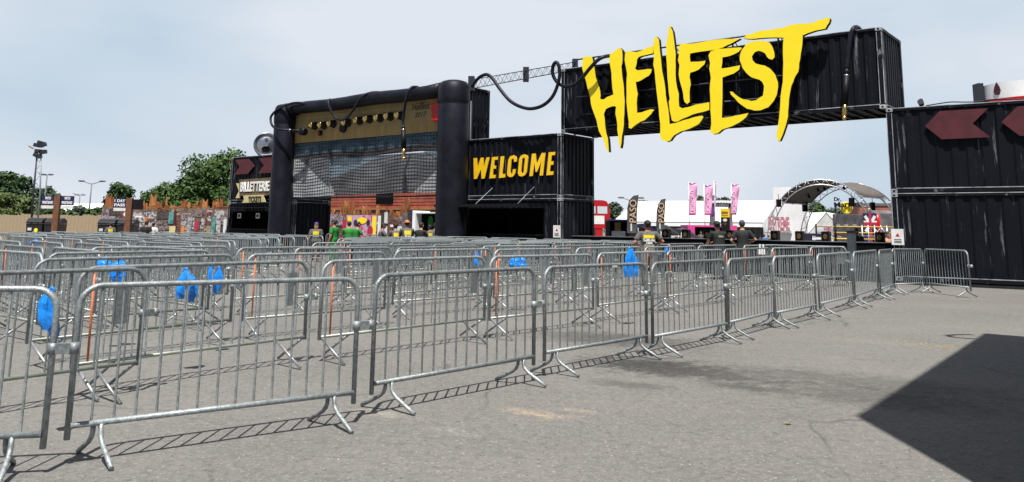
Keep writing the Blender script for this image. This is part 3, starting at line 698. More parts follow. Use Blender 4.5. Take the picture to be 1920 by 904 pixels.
Zr = lambda x, y: (1280+x/3.23, 20+y/3.23)
t, P, c = cable('giant guitar cable hung over the right end of the bridging container, gold plug down', [(*Zr(1075, 118), .5), (*Zr(1055, 102), .2), (*Zr(1035, 108), -.1), (*Zr(1018, 150), -.16), (*Zr(1006, 230), -.16), (*Zr(998, 300), -.16), (*Zr(994, 350), -.16)], .075)
def pl(x, y, b): q = onf(*Zr(x, y), b); return F(q[0], b, q[1])-c
plug(t, P[-1], pl(982, 560, -.16), pl(979, 665, -.16), .10)

# lattice boom behind the cables
def truss(t, P, Q, wv, hv, nseg, r, mt, name='lattice'):
    m = MB(); d_ = Q-P; off = [hv*.5+wv*.5, hv*.5-wv*.5, -hv*.5+wv*.5, -hv*.5-wv*.5]
    for o_ in off: m.tube([P+o_, Q+o_], r, 6)
    for i in range(nseg):
        s0, s1 = P+d_*(i/nseg), P+d_*((i+1)/nseg)
        for a, b in ((0, 2), (1, 3), (0, 1), (2, 3)):
            x, y = (off[a], off[b]) if i % 2 else (off[b], off[a])
            m.tube([s0+x, s1+y], r*.55, 4)
    return m.build(name, mt, t)
p0 = aty(884, 158, 36.0); p1 = aty(1078, 123.5, 41.5)
t = thing('lattice_boom', 'thin dark lattice boom spanning from the amplifier to the bridging container', 'truss', (p0.x, p0.y, 0))
p0 = p0-t.location; p1 = p1-t.location; hv = Vector((0, 0, .40)); dv = (p1-p0).normalized(); wv = dv.cross(UP).normalized()*.35
truss(t, p0, p1, wv, hv, 26, .022, 'dark_truss')
for f in (0, .49, 1.0):
    m = MB(); q = p0+(p1-p0)*f; m.box(-.14, .14, -.25, .25, -.33, .33, Matrix.Translation(q)); m.build('joint_block', 'dark_truss', t)
m = MB(); m.tube([p1, Vector((p1.x, p1.y, 0))], .06, 8); m.build('mast', 'dark_truss', t)
m = MB(); m.tube([p0+Vector((0, 0, -.2)), Vector((p0.x, p0.y, 0))], .06, 8); m.build('mast', 'dark_truss', t)

# spotlight and cable on top of the right stack
t = thing('spotlight', 'small dark spotlight standing on the roof edge of the right hand stack', 'spotlight', BP+d2*.95+n2v*.3+Vector((0, 0, B0+2*HC)), R2)
m = MB(); m.box(-.05, .05, -.05, .05, 0, .06); m.build('bracket', 'dark_truss', t)
m = MB(); m.tube([(0, .1, .1), (0, -.14, .16)], [.07, .09], 12); m.ell(Vector((.0, .02, .22)), .06, .06, .06); m.build('lamp_head', 'dark_truss', t)
m = MB(); P = [BP+d2*(1.1+i*.33)+n2v*(.12+.08*sin(i*1.7))+Vector((0, 0, B0+2*HC+.02+abs(.06*sin(i*.9)))) for i in range(12)]; m.tube(catmull(P, 4), .018, 5)
tag(m.build('power_lead', 'cable'), 'thin black lead lying along the roof edge of the right hand stack', 'cable')
# cable loop on the out-of-view stack (its shadow shows on the asphalt)
t0 = S2+Vector((0, 0, B0+3*HC)); sdl = (S1-S2).normalized(); m = MB()
m.tube([t0+sdl*.45-Vector((sdl.y, -sdl.x, 0))*(.0) + Vector((-.50*sin(k/16*PI), .04+.55*cos(k/16*PI)*.5-.15, .03)) for k in range(17)], .05, 8)
tag(m.build('cable_loop', 'cable'), 'black cable loop sticking out from the roof of the stack beside the viewer', 'cable')

# ------------------------------------------------------------------ big can end on the ticket stack
ca, cz = onf(499, 271, .6); cc = F(ca, .6, 0)
look = Vector((0, 0, 0))-Vector((cc.x, cc.y, 0)); look.normalize(); look = (look*1.0+Vector((-.05, 0, 0))).normalized()
t = thing('giant_can', 'giant aluminium drinks can lying on its side on the ticket container, opened end forwards', 'can', (cc.x, cc.y, B0+2*HC), math.atan2(look.y, look.x))
R_ = .68; zc = cz-(B0+2*HC)
def ring(prof, name, mt, par, seg=40):   # revolve round local x axis at height zc
    m = MB(); rg = [[m.bm.verts.new((x, r_*cos(2*PI*k/seg), zc+r_*sin(2*PI*k/seg))) for k in range(seg)] for x, r_ in prof]
    for i in range(len(rg)-1):
        for k in range(seg):
            f = m.bm.faces.new((rg[i][k], rg[i][(k+1) % seg], rg[i+1][(k+1) % seg], rg[i+1][k])); f.smooth = True
    return m.build(name, mt, par)
ring([(-1.9, .01), (-1.9, .5), (-1.8, .68), (-.2, .70), (-.05, .62)], 'can_body', 'alu_dark', t)
ring([(-.06, .62), (.0, R_-.03), (.03, R_-.01), (.03, R_-.05), (-.06, R_-.10), (-.10, R_-.16)], 'rim', 'alu', t)
ring([(-.10, R_-.16), (-.06, R_-.2), (-.05, .001)], 'lid', 'alu', t)
m = MB(); m.prism([(.24*cos(k*PI/8), -.26+.17*sin(k*PI/8)) for k in range(16)], lambda u, v, q: Vector((-.045+q, u, zc+v)), 0, .012); m.build('opening', 'black_matt', t)
m = MB(); m.prism([(.16*cos(k*PI/8), .14+.26*sin(k*PI/8)) for k in range(16)], lambda u, v, q: Vector((-.02+q, u, zc+v)), 0, .035); tb = m.build('ring_pull', 'alu', t)
m = MB(); m.prism([(.08*cos(k*PI/8), .22+.10*sin(k*PI/8)) for k in range(16)], lambda u, v, q: Vector((.017+q, u, zc+v)), 0, .006); m.build('finger_hole', 'alu_dark', tb)
m = MB(); m.box(-1.5, -.4, -.5, .5, 0, max(.05, zc-.62)); m.build('cradle', 'black', t)

# ticket sign on the ticket container
bpy.context.view_layer.update(); CI = c_tic.matrix_world.inverted()
ts = thing('ticket_sign', 'cream and brown ribbon sign for the ticket booth in white and black letters', 'sign', F(-22.6, -.12, B0+HC), FROT)
bpy.context.view_layer.update(); TI = ts.matrix_world.inverted()
def tsq(px, py, b=-.12): a, z = onf(px, py, b); return a, z
ZT = lambda x, y: (425+x/4.4125, 240+y/4.41)
def tpoly(pts, b0, b1, name, mt):
    m = MB(); m.prism([onf(*ZT(*p), -.12) for p in pts], lambda u, v, q: TI @ F(u, q, v), b0, b1); return m.build(name, mt, ts)
tpoly([(75, 458), (108, 458), (108, 580), (70, 580), (98, 520)], -.10, -.07, 'ribbon_tail', 'sand_yellow')
tpoly([(350, 448), (400, 444), (400, 570), (350, 574)], -.10, -.07, 'ribbon_tail', 'sand_yellow')
tpoly([(108, 428), (368, 410), (368, 548), (330, 560), (108, 560)], -.15, -.105, 'board', 'brown_board')
tpoly([(145, 560), (320, 552), (315, 570), (330, 612), (135, 620), (152, 590)], -.19, -.155, 'ribbon', 'sand_yellow')
aL, zB = onf(*ZT(112, 528), -.17); aR, _ = onf(*ZT(350, 520), -.17); _, zT = onf(*ZT(115, 448), -.17)
text('BILLETTERIE', zT-zB, aR-aL, TI @ frame_T(F(aL, -.155, zB), fd, UP), 'letter_white', ts, ext=.03, bold=.03)
aL, zB = onf(*ZT(178, 612), -.2); aR, _ = onf(*ZT(285, 606), -.2); _, zT = onf(*ZT(178, 566), -.2)
text('TICKETS', zT-zB, aR-aL, TI @ frame_T(F(aL, -.195, zB), fd, UP), 'ink', ts, ext=.02, bold=.02)

# ------------------------------------------------------------------ crowd barriers
def arc_frame(L_, zb, h=1.10, r=.13, n=6):
    P = [(0, 0, zb), (0, 0, h-r)]
    for k in range(1, n+1):
        a = PI-(PI/2)*k/n; P.append((r+r*cos(a), 0, h-r+r*sin(a)))
    for k in range(0, n):
        a = PI/2-(PI/2)*k/n; P.append((L_-r+r*cos(a), 0, h-r+r*sin(a)))
    P += [(L_, 0, h-r), (L_, 0, zb)]
    return P
LA, LB = 1.98, 2.42
def bracket(par, L_, z):
    m = MB(); m.tube([(L_, 0, z-.034), (L_, 0, z+.034)], .030, 10); m.box(L_+.005, L_+.115, -.022, .014, z-.032, z+.032); m.tube([(L_+.12, 0, z-.034), (L_+.12, 0, z+.034)], .030, 10)
    return m.build('hook', 'galv', par)
def barrier_a():
    t = thing('crowd_barrier', '-', 'crowd barrier')
    m = MB(); m.tube(arc_frame(LA, .155), .0195, 10); m.build('frame', 'galv', t)
    m = MB(); m.tube([(.01, -.012, .24), (LA-.01, -.012, .24)], .019, 10); m.build('bottom_rail', 'galv', t)
    m = MB(); k = 15
    for i in range(1, k): m.tube([(LA*i/k, 0, .24), (LA*i/k, 0, 1.095)], .0085, 6, cap=False)
    m.build('bars', 'galv', t)
    for x, s in ((.17, 1), (LA-.19, -1)):
        for y, dx in ((-1, .02), (1, -.02)):
            m = MB(); m.tube([(x+dx, .014*y, .235), (x+dx, .018*y, .18), (x+dx*1.1, .036*y, .145), (x+dx*1.3, .08*y, .112), (x+dx*1.8, .18*y, .062), (x+dx*2.2, .285*y, .014)], .0165, 8)
            m.build('leg', 'galv', t)
    m = MB(); m.box(LA*.62, LA*.62+.10, -.0215, -.0195, 1.072, 1.094); m.build('tape_scrap', 'offwhite', t)
    bracket(t, LA, .74); return t
def barrier_b(orange):
    t = thing('crowd_barrier', '-', 'crowd barrier')
    m = MB(); m.tube(arc_frame(LB, .24, r=.15), .0195, 8); m.build('frame', 'galv', t)
    m = MB(); m.tube([(0, 0, .27), (LB, 0, .27)], .017, 8); m.build('bottom_rail', 'galv_mossy', t)
    m = MB(); k = 19
    for i in range(1 if not orange else 2, k): m.tube([(LB*i/k, 0, .27), (LB*i/k, 0, 1.095)], .008, 5, cap=False)
    m.build('bars', 'galv', t)
    if orange:
        m = MB(); m.tube([(LB/k, 0, .27), (LB/k, 0, 1.095)], .010, 6); m.build('painted_bar', 'orange_paint', t)
    m = MB(); m.box(LB*17/k-.01, LB*18/k+.01, -.002, .002, .62, .98); m.build('marker_plate', 'plate_grey', t)
    for xa, xb in ((.03, .36), (LB-.36, LB-.03)):
        m = MB(); m.tube([(xa, 0, .26), (xa+.03, -.38, .014)], .015, 7); m.build('leg', 'galv_light', t)
        m = MB(); m.tube([(xb, 0, .26), (xb-.03, .38, .014)], .015, 7); m.build('leg', 'galv_light', t)
    bracket(t, LB, .70); return t
PA, PB, PO = barrier_a(), barrier_b(False), barrier_b(True)
first = {}
NB = 0
VR = random.Random(17)
def put(P, Q, kind, label, group):
    global NB
    src, L_ = {'A': (PA, LA), 'B': (PB, LB), 'O': (PO, LB)}[kind]
    P = Vector((P[0], P[1], 0)); Q = Vector((Q[0], Q[1], 0)); d = Q-P; ang = math.atan2(d.y, d.x); sc = max(.6, min(1.3, (d.length)/(L_+.03)))
    NB += 1
    if kind not in first:
        first[kind] = 1; src.location = P; src.rotation_euler = (0, 0, ang); src.scale = (sc, 1, 1); src.rotation_euler = (VR.uniform(-.012, .012), VR.uniform(-.004, .004), ang); src['label'] = label; src['group'] = group; return src
    o_ = dup(src, P, ang, label, group, (sc, 1, 1), skip=() if VR.random() < .2 else ('tape_scrap',)); o_.rotation_euler = (VR.uniform(-.016, .016), VR.uniform(-.005, .005), ang); return o_
ORD = ['first', 'second', 'third', 'fourth', 'fifth', 'sixth', 'seventh', 'eighth', 'ninth', 'tenth', 'eleventh', 'twelfth']
G0 = 'crowd barriers of the front row'
row0 = [((-4.73, 4.74), (-2.785, 5.22)), ((-2.77, 5.40), (-1.17, 6.61)), ((-1.11, 6.92), (.27, 8.44)), ((.37, 8.72), (1.69, 10.22)), ((1.73, 10.12), (3.02, 11.6)), ((3.07, 11.75), (4.25, 13.4)),
        ((4.2, 13.2), (5.42, 14.75)), ((5.55, 14.95), (7.02, 17.0)), ((7.05, 17.05), (8.45, 19.1)), ((8.45, 19.0), (9.55, 20.75)), ((9.6, 20.8), (10.75, 21.55)), ((10.78, 21.5), (10.95, 19.75))]
X0 = ['crowd barrier cut off by the left edge of the view, nearest row', 'largest crowd barrier, complete in the front row at lower left', 'third crowd barrier of the front row, its ladder shadow below it', 'fourth crowd barrier of the front row, just left of the dark oil stain',
      'fifth crowd barrier of the front row, below the man in the grey shirt', 'sixth crowd barrier of the front row from the left', 'seventh crowd barrier of the front row from the left', 'eighth crowd barrier of the front row, where its bars close up',
      'ninth crowd barrier of the front row, seen at a sharp angle', 'narrowest looking crowd barrier of the front row, seen nearly end on', 'crowd barrier standing in front of the foot of the right hand stack', 'last crowd barrier of the front row, its free end hook pointing right']
for i, (p, q) in enumerate(row0): put(p, q, 'A', X0[i], G0)
row1 = [((-4.85, 5.55), (-3.34, 7.7)), ((-3.82, 7.42), (-2.26, 9.45)), ((-2.12, 9.42), (-.32, 11.55)), ((-.27, 11.55), (1.36, 13.38)), ((1.46, 13.75), (3.0, 15.7)), ((2.98, 15.75), (4.55, 17.65)), ((4.6, 17.85), (6.25, 19.9)), ((6.32, 20.0), (7.9, 21.85)), ((7.9, 21.8), (9.7, 23.9))]
for i, (p, q) in enumerate(row1): put(p, q, 'O' if i != 2 else 'O', '%s crowd barrier from the left in the second row from the viewer' % ORD[i].capitalize(), 'crowd barriers of the second row')
row2 = [((-5.05, 8.85), (-3.62, 11.0)), ((-3.52, 11.12), (-1.9, 12.9)), ((-1.94, 13.9), (-.32, 15.6)), ((-.28, 15.15), (1.31, 17.1)), ((1.38, 17.25), (3.05, 19.0)), ((3.08, 19.0), (4.7, 20.9)), ((4.95, 21.8), (6.45, 23.5)), ((6.45, 22.9), (7.7, 24.3))]
for i, (p, q) in enumerate(row2): put(p, q, 'O' if i % 2 else 'B', '%s crowd barrier from the left in the third row from the viewer' % ORD[i].capitalize(), 'crowd barriers of the third row')
row3 = [((-5.9, 10.6), (-4.45, 12.45)), ((-4.6, 14.0), (-3.1, 15.9)), ((-3.75, 14.4), (-2.3, 16.2)), ((-2.15, 15.6), (-.65, 17.5)), ((-.6, 17.7), (1.0, 19.6)), ((1.0, 19.0), (2.75, 21.4)), ((-6.7, 13.2), (-5.1, 15.2)), ((-3.3, 16.6), (-1.8, 18.5)), ((-1.75, 18.6), (-.3, 20.5)), ((-1.5, 20.7), (.05, 22.6)), ((-.5, 22.9), (1.1, 24.9)), ((0.2, 22.8), (1.6, 24.7)), ((1.55, 24.3), (3.0, 26.1)), ((4.5, 23.7), (6.0, 25.5))]
for i, (p, q) in enumerate(row3): put(p, q, 'O' if i % 3 else 'B', 'crowd barrier in the middle of the queue field, behind the first three rows', 'crowd barriers of the middle rows')
cross = [((-7.55, 11.8), (-5.82, 10.4)), ((-8.55, 14.05), (-7.2, 12.85)), ((-7.25, 13.15), (-5.85, 11.85)), ((-10.2, 15.5), (-8.65, 14.0)), ((-11.1, 17.8), (-9.5, 16.1)), ((-10.0, 17.3), (-8.35, 15.5)), ((-8.5, 16.2), (-6.95, 14.5)), ((-6.9, 14.6), (-4.6, 12.6))]
for i, (p, q) in enumerate(cross): put(p, q, 'O' if i % 2 else 'B', 'crowd barrier turned across the others at the left side of the queue field', 'crowd barriers of the left cross rows')
for p, q in [((2.9, 24.9), (4.6, 23.5)), ((7.5, 24.6), (9.5, 23.3)), ((-4.4, 29.4), (-2.5, 28.0))]: put(p, q, 'B', 'crowd barrier closing the far end of a queue lane near the containers', 'crowd barriers closing the lanes')
us, uv = Vector((.643, .766, 0)), Vector((-.766, .643, 0))
def st(s, t): return us*s+uv*t
rb = random.Random(3)
for s in (8.3, 9.2, 10.2, 11.2, 12.3, 13.4, 14.6, 16.0, 17.5, 19.2):
    t = max(s+6.0, 14.6)+rb.uniform(0, 1.2)
    while t < min(3.45*s, 33):
        j = rb.uniform(-.15, .15); j2 = j+rb.uniform(-.12, .12)
        put(st(s+j, t+2.42), st(s+j2, t), 'O' if rb.random() < .35 else 'B', 'crowd barrier in the packed rows far back at the left of the queue field', 'crowd barriers of the far left rows'); t += 2.52
for t in (13.8, 14.6, 15.6, 16.6, 17.7, 18.9, 20.1, 21.4, 22.8):
    s = (t-4.4 if t > 15 else 15.5)+rb.uniform(0, 1.2)
    while s < 22.0:
        j = rb.uniform(-.15, .15)
        put(st(s, t+j), st(s+2.42, t+j+rb.uniform(-.15, .15)), 'O' if rb.random() < .35 else 'B', 'crowd barrier in the packed rows in front of the giant amplifier', 'crowd barriers before the amplifier'); s += 2.52
for t in (14.0, 16.6, 19.1, 21.6, 24.1, 27, 29.5):
    put(st(24.4+rb.uniform(-.2, .2), t+2.4), st(24.4, t), 'B', 'crowd barrier in the last row, crossing in front of the booths', 'crowd barriers of the last row')

# blue rubbish bags tied to the barriers
def bag(px, py, Y, wd, ht, label):
    c = aty(px, py, Y); rg = random.Random(px); m = MB()
    n = 22; rows = 12; ph = [rg.random()*6 for _ in range(4)]; rings = []
    for i in range(rows+1):
        f = i/rows; z = -f*ht; w_ = (.30+.62*min(1, f*3.2))*(1-.35*max(0, f-.75)/.25)*(1+.10*sin(5*f+ph[0])); ring = []
        for k in range(n):
            a = 2*PI*k/n; fold = 1+.16*sin(5*a+ph[1]+2*f)+.10*sin(9*a+ph[2]-3*f)+rg.uniform(-.05, .05)
            ring.append(m.bm.verts.new(Vector((cos(a)*w_*wd/2*fold+.12*wd*sin(3*f+ph[3]), sin(a)*w_*wd/4*fold, z+rg.uniform(-.012, .012)*ht+(.06*ht*sin(3*a+ph[2]) if i == rows else 0)))))
        rings.append(ring)
    for i in range(rows):
        for k in range(n): m.bm.faces.new((rings[i][k], rings[i][(k+1) % n], rings[i+1][(k+1) % n], rings[i+1][k]))
    m.bm.faces.new(rings[-1]); m.bm.faces.new(list(reversed(rings[0])))
    t = thing('rubbish_bag', label, 'bag', (c.x, c.y, c.z+ht/2), 0, 'blue rubbish bags tied to the barriers')
    m.build('bag_body', 'blue_bag', t)
    m = MB(); m.tube([(-.03, 0, -.01), (0, .01, .02), (.03, 0, -.005)], [.008, .014, .006], 6); m.build('knot', 'blue_bag', t)
bag(92, 580, 5.95, .13, .26, 'crumpled blue bag hanging near the left edge behind the nearest barriers')
bag(102, 608, 6.05, .085, .20, 'small lower blue bag beside the crumpled one at the left edge')
bag(196, 497, 10.0, .18, .16, 'left one of two bright blue bags high on a barrier in the fourth row')
bag(224, 508, 10.2, .22, .24, 'right one of two bright blue bags high on a barrier in the fourth row')
bag(346, 532, 8.6, .18, .27, 'blue bag in the left middle, hanging behind the front row rail')
bag(361, 545, 8.7, .10, .22, 'narrow blue bag touching the right side of a bigger one in the left middle')
bag(395, 516, 9.8, .08, .18, 'thin blue bag strip on a barrier in the middle distance at left')
bag(408, 526, 9.9, .10, .28, 'thin long blue bag right of the other strip in the middle distance')
bag(895, 487, 16.5, .10, .30, 'thin blue bag hanging above the middle of the field')
bag(975, 492, 15.2, .34, .22, 'wide flat blue bag on a barrier below the greeting container')
bag(1181, 492, 13.2, .17, .42, 'long blue bag just left of the man in the grey shirt')
bag(1193, 502, 13.3, .09, .26, 'short blue bag touching the long one below the grey shirted man')
bag(1250, 472, 19.5, .08, .18, 'tiny blue bag right of the man in the grey shirt')
bag(66, 456, 19.0, .20, .14, 'distant blue bag at the far left of the queue field')
t_ = aty(1428, 470, 19.8); m = MB(); m.box(-.09, .09, -.006, .006, -.14, .0); m.box(-.06, -.02, -.01, .01, 0, .10); m.box(.02, .06, -.01, .01, 0, .10)
o = m.build('hanging_tag', 'white_paint'); o.location = (t_.x, t_.y, t_.z+.05); tag(o, 'white label hanging from the top rail of a barrier at right', 'tag')

# ------------------------------------------------------------------ gate counters under the bridge
ct = thing('gate_counter', 'long black draped gate counter running under the bridging container', 'counter', F(.2, .5, 0), FROT)
m = MB(); m.box(0, 3.2, 0, .55, 0, 1.20); m.box(3.25, 7.9, 0.02, .57, 0, 1.19); m.box(8.0, 11.9, -.02, .53, 0, 1.18); m.build('front_panel', 'black_matt', ct)
m = MB(); m.box(-.02, 3.22, -.03, .60, 1.202, 1.225); m.box(3.24, 7.93, -.02, .60, 1.195, 1.215); m.box(7.97, 11.92, -.05, .58, 1.185, 1.205); m.build('top', 'dark_plate', ct)
gp = None
PX = [1250, 1287, 1328, 1370, 1411, 1454, 1500, 1549, 1650]
LBL = ['dark ticket scanner pillar with gold emblem nearest the man in the grey shirt'] + ['%s dark ticket scanner pillar with a gold emblem, counted from the left along the counter' % ORD[i].capitalize() for i in range(1, 9)]
for i, px in enumerate(PX):
    a, z = onf(px, 435, 1.0)
    P = F(a, 1.0, 0)
    if gp is None:
        gp = thing('scanner_pillar', LBL[0], 'ticket scanner', P, FROT, 'ticket scanner pillars along the gate counter')
        m = MB(); m.box(-.12, .12, -.12, .12, 0, 1.52); m.build('pillar_body', 'black', gp, bevel=.01)
        m = MB(); m.box(-.134, -.122, -.115, .115, .05, 1.5); m.build('side_plate', 'grey_box', gp)
        m = MB(); m.box(-.10, .10, -.126, -.121, 1.0, 1.48); e_ = m.build('picture_panel', 'black_matt', gp)
        m = MB(); m.prism([(.07*cos(k*PI/8), 1.36+.09*sin(k*PI/8)) for k in range(16)], lambda u, v, q: Vector((u, -.127-q, v)), 0, .004); m.build('emblem', 'gold_dull', e_)
        m = MB(); m.tube([(-.13, .01, .9), (-.45, -.02, .9), (-.5, -.02, .92)], .02, 6); m.build('turnstile_arm', 'galv', gp)
    else: dup(gp, P, FROT, LBL[i])
a, z = onf(1598, 460, .2); P = F(a, .15, 0)
t = thing('gate_post', 'tall blue grey gate post standing in front of the counter at right', 'post', P, FROT); m = MB(); m.box(-.11, .11, -.1, .1, 0, 1.52); m.build('post_body', 'grey_box', t, bevel=.008); m = MB(); m.box(-.13, .13, -.12, .12, 1.52, 1.545); m.build('cap', 'black', t)

# ------------------------------------------------------------------ people
def applied(o):
    dg = bpy.context.evaluated_depsgraph_get(); me = bpy.data.meshes.new_from_object(o.evaluated_get(dg)); me.name = o.name; return me
def fuse(m, name, mt, vox):
    o = m.build(name, mt); r = o.modifiers.new('r', 'REMESH'); r.mode = 'VOXEL'; r.voxel_size = vox; r.use_smooth_shade = True
    s = o.modifiers.new('s', 'SMOOTH'); s.iterations = 3; s.factor = .5
    me = applied(o); bpy.data.objects.remove(o); me.materials.clear(); me.materials.append(M[mt]); return me
def loft(m, rings, n=20):
    """rings: (cx, cy, z, rx, ry)"""
    R = [[m.bm.verts.new((cx+rx*cos(2*PI*k/n), cy+ry*sin(2*PI*k/n), z)) for k in range(n)] for cx, cy, z, rx, ry in rings]
    for i in range(len(R)-1):
        for k in range(n): m.bm.faces.new((R[i][k], R[i][(k+1) % n], R[i+1][(k+1) % n], R[i+1][k]))
    m.bm.faces.new(list(reversed(R[0]))); m.bm.faces.new(R[-1])
POSES = {  # shoulder, elbow, wrist for the right arm then the left; lean forward
 'relaxed': ([(.19, 0, 1.41), (.245, -.02, 1.13), (.27, .07, .88)], [(-.19, 0, 1.41), (-.25, -.03, 1.13), (-.26, .05, .88)], 0),
 'elbows': ([(.20, 0, 1.41), (.37, -.03, 1.20), (.20, .24, 1.10)], [(-.20, 0, 1.41), (-.34, -.04, 1.17), (-.20, .22, 1.08)], .05),
 'reach': ([(.19, 0, 1.40), (.25, .16, 1.19), (.17, .42, 1.14)], [(-.19, 0, 1.40), (-.24, .13, 1.16), (-.12, .37, 1.08)], .12),
}
PB_ = {}
def body_meshes(pose, vox=.0095):
    R_, L_, lean = POSES[pose]
    def sk(p): return Vector((p[0], p[1]+max(0, p[2]-.95)*lean, p[2]))
    tor = [(0, 0, .82, .15, .10), (0, 0, .90, .165, .115), (0, -.005, .98, .16, .11), (0, 0, 1.08, .14, .098), (0, .005, 1.2, .152, .108), (0, 0, 1.32, .175, .115), (0, -.005, 1.40, .175, .10), (0, -.008, 1.455, .105, .07), (0, 0, 1.50, .06, .058), (0, .01, 1.58, .056, .058)]
    def tors(d, z0, z1): return [(c[0], c[1]+max(0, c[2]-.95)*lean, c[2], c[3]+d, c[4]+d) for c in tor if z0 <= c[2] <= z1]
    m = MB(); loft(m, tors(0, 0, 2))
    hy = .02+.7*lean
    m.ell(Vector((0, hy, 1.665)), .077, .097, .118, 20, 14); m.ell(Vector((0, hy+.03, 1.60)), .058, .062, .055, 14, 10)
    m.ell(Vector((0, hy+.10, 1.645)), .013, .022, .022); m.ell(Vector((0, hy+.088, 1.605)), .026, .012, .008); m.ell(Vector((0, hy+.080, 1.695)), .055, .014, .010)
    for s in (-1, 1): m.ell(Vector((s*.080, hy-.005, 1.655)), .012, .02, .032)
    for side, arm in ((1, R_), (-1, L_)):
        a, b, c = [sk(p) for p in arm]
        m.tube([a+Vector((-.06*side, 0, .01)), a, a+(b-a)*.4, b, b+(c-b)*.35, c], [.05, .056, .048, .038, .040, .026], 12)
        d = (c-b).normalized(); sidev = Vector((0, 1, 0)) if abs(d.z) > .7 else Vector((side*-1, 0, 0)); sidev = (sidev-d*sidev.dot(d)).normalized(); nv = d.cross(sidev)
        # palm, four fingers of different length, thumb leaving the side of the palm
        for k in range(-2, 3): m.tube([c+d*.0, c+d*.05+sidev*.015*k, c+d*.095+sidev*.017*k], [.018, .016, .013], 8)
        for k, l in zip((-1.5, -.5, .5, 1.5), (.062, .078, .084, .072)):
            q = c+d*.09+sidev*.024*k; m.tube([q, q+d*l*.5-nv*.004, q+d*l*.85-nv*.02, q+d*l*.95-nv*.035], [.0105, .0098, .009, .007], 7)
        q = c+d*.035+sidev*.03; m.tube([q, q+d*.03+sidev*.028, q+d*.062+sidev*.034], [.014, .012, .009], 7)
    for s in (-1, 1):
        m.tube([(s*.085, 0, .92), (s*.095, .01, .72), (s*.10, .01, .50), (s*.105, -.012, .36), (s*.11, -.01, .08)], [.095, .08, .055, .055, .036], 14)
        m.tube([(s*.11, -.03, .05), (s*.115, .06, .045), (s*.12, .16, .03)], [.042, .042, .03], 10)
    body = fuse(m, 'body', 'skin', vox)
    m = MB(); loft(m, tors(.022, .85, 1.41)+[(0, .46*lean, 1.455, .115, .085), (0, .5*lean, 1.485, .072, .068)])
    for side, arm in ((1, R_), (-1, L_)):
        a, b, c = [sk(p) for p in arm]; e = a+(b-a)*.72; m.tube([a+Vector((-.08*side, 0, 0)), a+Vector((0, 0, .002)), a+(b-a)*.4, e], [.07, .075, .072, .070], 14)
    shirt = fuse(m, 'shirt', 'tee_grey', .014)
    m = MB(); loft(m, [(0, 0, .78, .16, .11), (0, 0, .9, .186, .132), (0, 0, .98, .176, .124)])
    for s in (-1, 1): m.tube([(s*.085, 0, .90), (s*.095, .01, .70), (s*.10, .01, .48), (s*.107, 0, .25), (s*.11, -.005, .09)], [.11, .10, .083, .078, .068], 14)
    trou = fuse(m, 'trousers', 'trousers_dark', .014)
    m = MB()
    for s in (-1, 1): m.tube([(s*.11, -.045, .045), (s*.115, .06, .045), (s*.12, .17, .032), (s*.12, .20, .03)], [.046, .05, .040, .02], 10)
    shoes = fuse(m, 'shoes', 'shoe', .014)
    return body, shirt, trou, shoes, hy
def person(label, loc, face, pose='relaxed', skin='skin', shirt='tee_grey', trousers='trousers_dark', head='hair_dark', headwear=None, hgt=1.75, prints=(), group='people at the gates', print_text=None, wide=1.0):
    if pose not in PB_: PB_[pose] = body_meshes(pose)
    body, sh_, tr, so, hy = PB_[pose]
    t = thing('person', label, 'person', loc, face, group); s = hgt/1.783; t.scale = (s*wide, s*wide, s)
    def add(me, nm, mt):
        me = me.copy(); me.materials.clear(); me.materials.append(M[mt]); o = bpy.data.objects.new(nm, me); COL.objects.link(o); o.parent = t; return o
    add(body, 'body', skin); add(sh_, 'shirt', shirt); add(tr, 'trousers', trousers); add(so, 'shoes', 'shoe')
    m = MB()
    if headwear:
        mt, style = headwear
        m.ell(Vector((0, hy-.012, 1.70)), .088, .106, .092, 18, 10)
        if style == 'cap': m.tube([(0, hy+.07, 1.715), (0, hy+.13, 1.71), (0, hy+.17, 1.70)], [.06, .055, .03], 10)
        if style == 'back': m.tube([(0, hy-.08, 1.69), (0, hy-.13, 1.68), (0, hy-.15, 1.67)], [.06, .05, .03], 10)
        if style == 'hat': m.tube([(0, hy-.01, 1.685), (0, hy-.01, 1.70)], [.17, .165], 20)
        m.build('cap' if style != 'hat' else 'hat', mt, t)
        m = MB()
    else: m.ell(Vector((0, hy-.010, 1.69)), .086, .108, .104, 18, 10)
    m.ell(Vector((0, hy-.035, 1.645)), .080, .080, .075, 14, 8)
    if head == 'hair_blond': m.ell(Vector((0, hy-.055, 1.56)), .085, .05, .13, 14, 10)
    m.build('hair', head, t)
    for (z0, z1, w_, mt) in prints:   # printed motif on the back of the shirt
        m = MB(); n = 9
        def bk(u, v):
            x = u*w_/2; ry = .136+(.02 if pose == 'elbows' else 0)*0
            y = -ry*sqrt(max(.05, 1-(x/.205)**2)); return Vector((x, y-.006+max(0, v-.95)*POSES[pose][2], v))
        g = [[m.bm.verts.new(bk(-1+2*i/n, z0+(z1-z0)*j/3)) for i in range(n+1)] for j in range(4)]
        for j in range(3):
            for i in range(n): m.bm.faces.new((g[j][i], g[j][i+1], g[j+1][i+1], g[j+1][i]))
        m.build('shirt_print', mt, t)
    return t
def at_g(px, Y): p = aty(px, 430, Y); return Vector((p.x, p.y, 0))
mat('print_yellow', (.78, .62, .02), .7, vscale=14, col2=(.10, .09, .06), ramp=(.62, .70))
mat('print_white', (.60, .60, .58), .7, vscale=16, col2=(.11, .10, .10), ramp=(.48, .56))
mat('print_faded', (.30, .29, .22), .8, vscale=18, col2=(.12, .11, .10), ramp=(.45, .62))
G = at_g(1215, 22.6)
